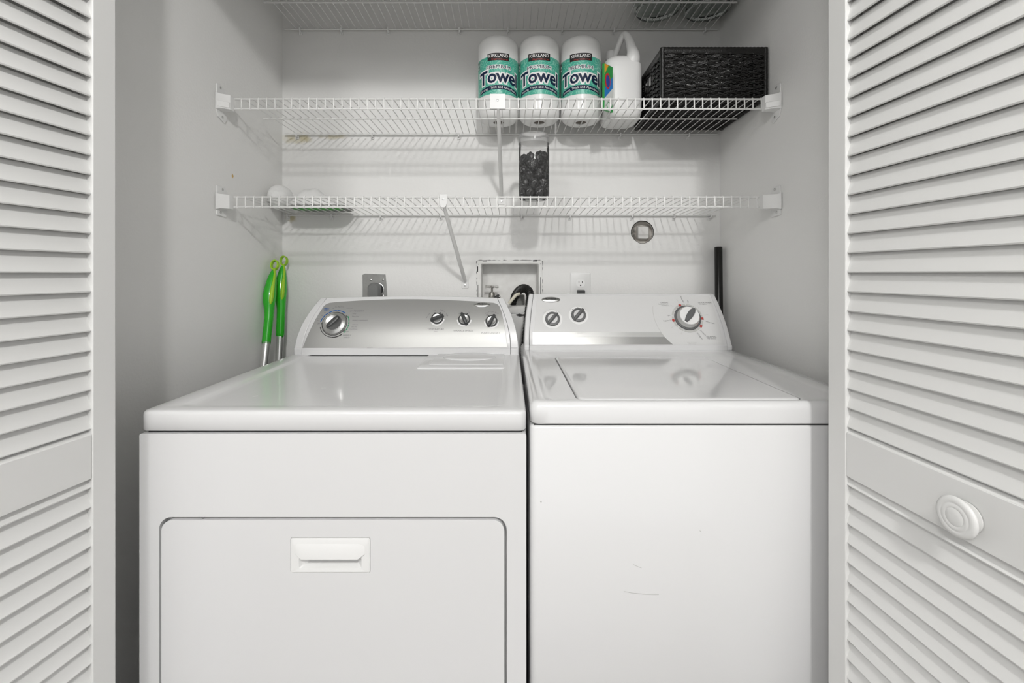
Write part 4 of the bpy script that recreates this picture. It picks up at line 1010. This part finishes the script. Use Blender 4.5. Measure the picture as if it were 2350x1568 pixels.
# valve
t = thing('water_valve', 'old metal shut-off valve with white bar handle in the plumbing box', 'valve', (at(1128, 680, 1.76).x, 1.77, 1.07))
vx = at(1129, 0, 1.765).x; vz = at(0, 672, 1.765).z
M_old = mat('old_brass', (.42, .41, .38), .35, metal=.7, col2=(.2, .19, .17), vscale=120)
bm = newbm(); tube(bm, [(vx, 1.822, vz-.012), (vx, 1.79, vz-.012), (vx, 1.765, vz-.012)], [.009, .009, .013], 16)
tube(bm, [(vx, 1.767, vz-.03), (vx, 1.767, vz-.02), (vx, 1.767, vz-.004), (vx, 1.767, vz+.003)], [.0105, .013, .0125, .0085], 14)
tube(bm, [(vx, 1.767, vz+.003), (vx, 1.767, vz+.022)], .004, 10); tube(bm, [(vx, 1.762, vz-.03), (vx-.001, 1.755, vz-.06)], .0085, 12)
vb = obj('valve_body', bm, M_old, t, sharp=50)
bm = newbm()
for i in range(7):
    X = vx-.022+i*.0074; tube(bm, [(X-.0035, 1.767, vz+.023), (X+.0035, 1.767, vz+.0235)], [.0042 if i % 2 else .0055, .0052 if i % 2 else .0038], 10)
tube(bm, [(vx-.024, 1.767, vz+.0235), (vx+.025, 1.767, vz+.0235)], .0035, 10)
obj('bar_handle', bm, mat('chipped_white', (.7, .7, .68), .5, col2=(.2, .18, .16), vscale=90), t, label='chipped white bar handle')
t = thing('lever_valve', 'short black lever valve beside the old shut-off valve', 'valve', (at(1143, 682, 1.76).x, 1.76, 1.07))
bm = newbm(); a_ = at(1131, 689, 1.755); b_ = at(1147, 679, 1.755); tube(bm, [a_, a_+(b_-a_)*.3, a_+(b_-a_)*.8, b_], [.006, .0075, .0095, .006], 14); obj('lever', bm, M_knobdark, t)
bm = newbm(); lathe(bm, [(.0028, 0), (.0028, .0012), (0, .0014)], frame((b_.x-.001, 1.7455, b_.z-.002), (1, 0, 0), (0, 0, 1)), 12); obj('lever_screw', bm, M_ltprint, t)
bm = newbm(); tube(bm, [(a_.x-.003, 1.757, a_.z-.001), (a_.x-.003, 1.757, a_.z-.04)], .009, 14); tube(bm, [(a_.x-.003, 1.757, a_.z-.02), (a_.x-.003, 1.82, a_.z-.02)], .008, 14); obj('valve_body', bm, M_old, t)
# drain hose
def hose(name, pts, r_, amp, pitch, mm, lab, cat):
    P = smooth_path(pts, 24); L_ = [0]
    for i in range(1, len(P)): L_.append(L_[-1]+(P[i]-P[i-1]).length)
    Q = []; n = int(L_[-1]/pitch*4); j = 0
    for k in range(n+1):
        s = L_[-1]*k/n
        while j < len(L_)-2 and L_[j+1] < s: j += 1
        f = (s-L_[j])/max(1e-9, L_[j+1]-L_[j]); Q.append(P[j].lerp(P[j+1], min(1, f)))
    bm = newbm(); tube(bm, Q, [r_+amp*(1 if k % 4 in (0, 1) else -1) for k in range(len(Q))], 18)
    return tag(obj(name, bm, mm, sharp=25), lab, cat)
M_hose = mat('black_hose', (.014, .014, .013), .38)
hose('drain_hose', [at(1182, 716, 1.79), at(1180, 700, 1.785), at(1181, 683, 1.775), at(1190, 668, 1.74), at(1202, 662, 1.71), at(1213, 668, 1.69), at(1217.5, 685, 1.68), at(1213.5, 715, 1.665), at(1209, 760, 1.665), Vector((.052, 1.668, .85)), Vector((.045, 1.668, .6))],
     .0148, .0013, .0052, M_hose, 'black corrugated drain hose arching out of the plumbing box', 'hose')
bm = newbm(); tube(bm, smooth_path([at(1168, 697, 1.70), at(1176, 687, 1.70), at(1184, 678, 1.705), at(1192, 674.5, 1.715)], 5), .0062, 12)
tag(obj('hose_clip', bm, mat('cream_plastic', (.72, .69, .58), .45)), 'cream plastic hose hook in front of the black drain hose', 'hose hook')
bm = newbm(); c_ = at(1190, 0, 1.785); lathe(bm, [(.021, 1.03), (.021, 1.068), (.024, 1.07), (.024, 1.088), (.019, 1.09), (.019, 1.06)], Matrix.Translation((c_.x, 1.79, 0)), 28, cap=False)
tag(obj('standpipe', bm, mat('gray_pipe', (.22, .22, .21), .5)), 'gray drain pipe mouth below the black corrugated hose', 'pipe')
t_ = bpy.data.objects['washer_supply_box']
bm = newbm(); prism(bm, [(at(px, py, WB).x, at(px, py, WB).z) for px, py in ((1184, 722), (1192, 720), (1199, 721.5), (1205, 721), (1206, 723.5), (1198, 724.5), (1193, 726), (1188, 724))], .0035, .0055, MB)
obj('torn_slit', bm, M_black, t_, label='dark torn slit in the lower flange')
# white block in the round hole
MH = frame((HX, WB, HZ), (1, 0, 0), (0, 0, 1)); bm = newbm()
def wob(s, z): return ringz([(p[0]*s+.001, p[1]*s) for p in rrect(-.0155, .0255, -.024, .0225, .005, 4)], z, MH)
loft(bm, [wob(1.08, -.027), wob(1.04, -.012), wob(1, -.007), wob(.93, -.005)])
tag(obj('pipe_cap', bm, mat('white_painted_block', (.7, .69, .67), .5, bump=.5, bscale=60)), 'white square painted block inside the ragged round wall hole', 'pipe cap')
# scrap between the machines
bm = newbm(); bmesh.ops.create_icosphere(bm, subdivisions=2, radius=.005, matrix=Matrix.Translation((.0352, 1.225, .868)) @ Matrix.Diagonal((.72, 1.1, 1.4, 1)))
tag(obj('foam_scrap', bm, mat('white_foam', (.8, .8, .78), .9)), 'tiny white foam scrap wedged in the gap between the two machines', 'scrap')
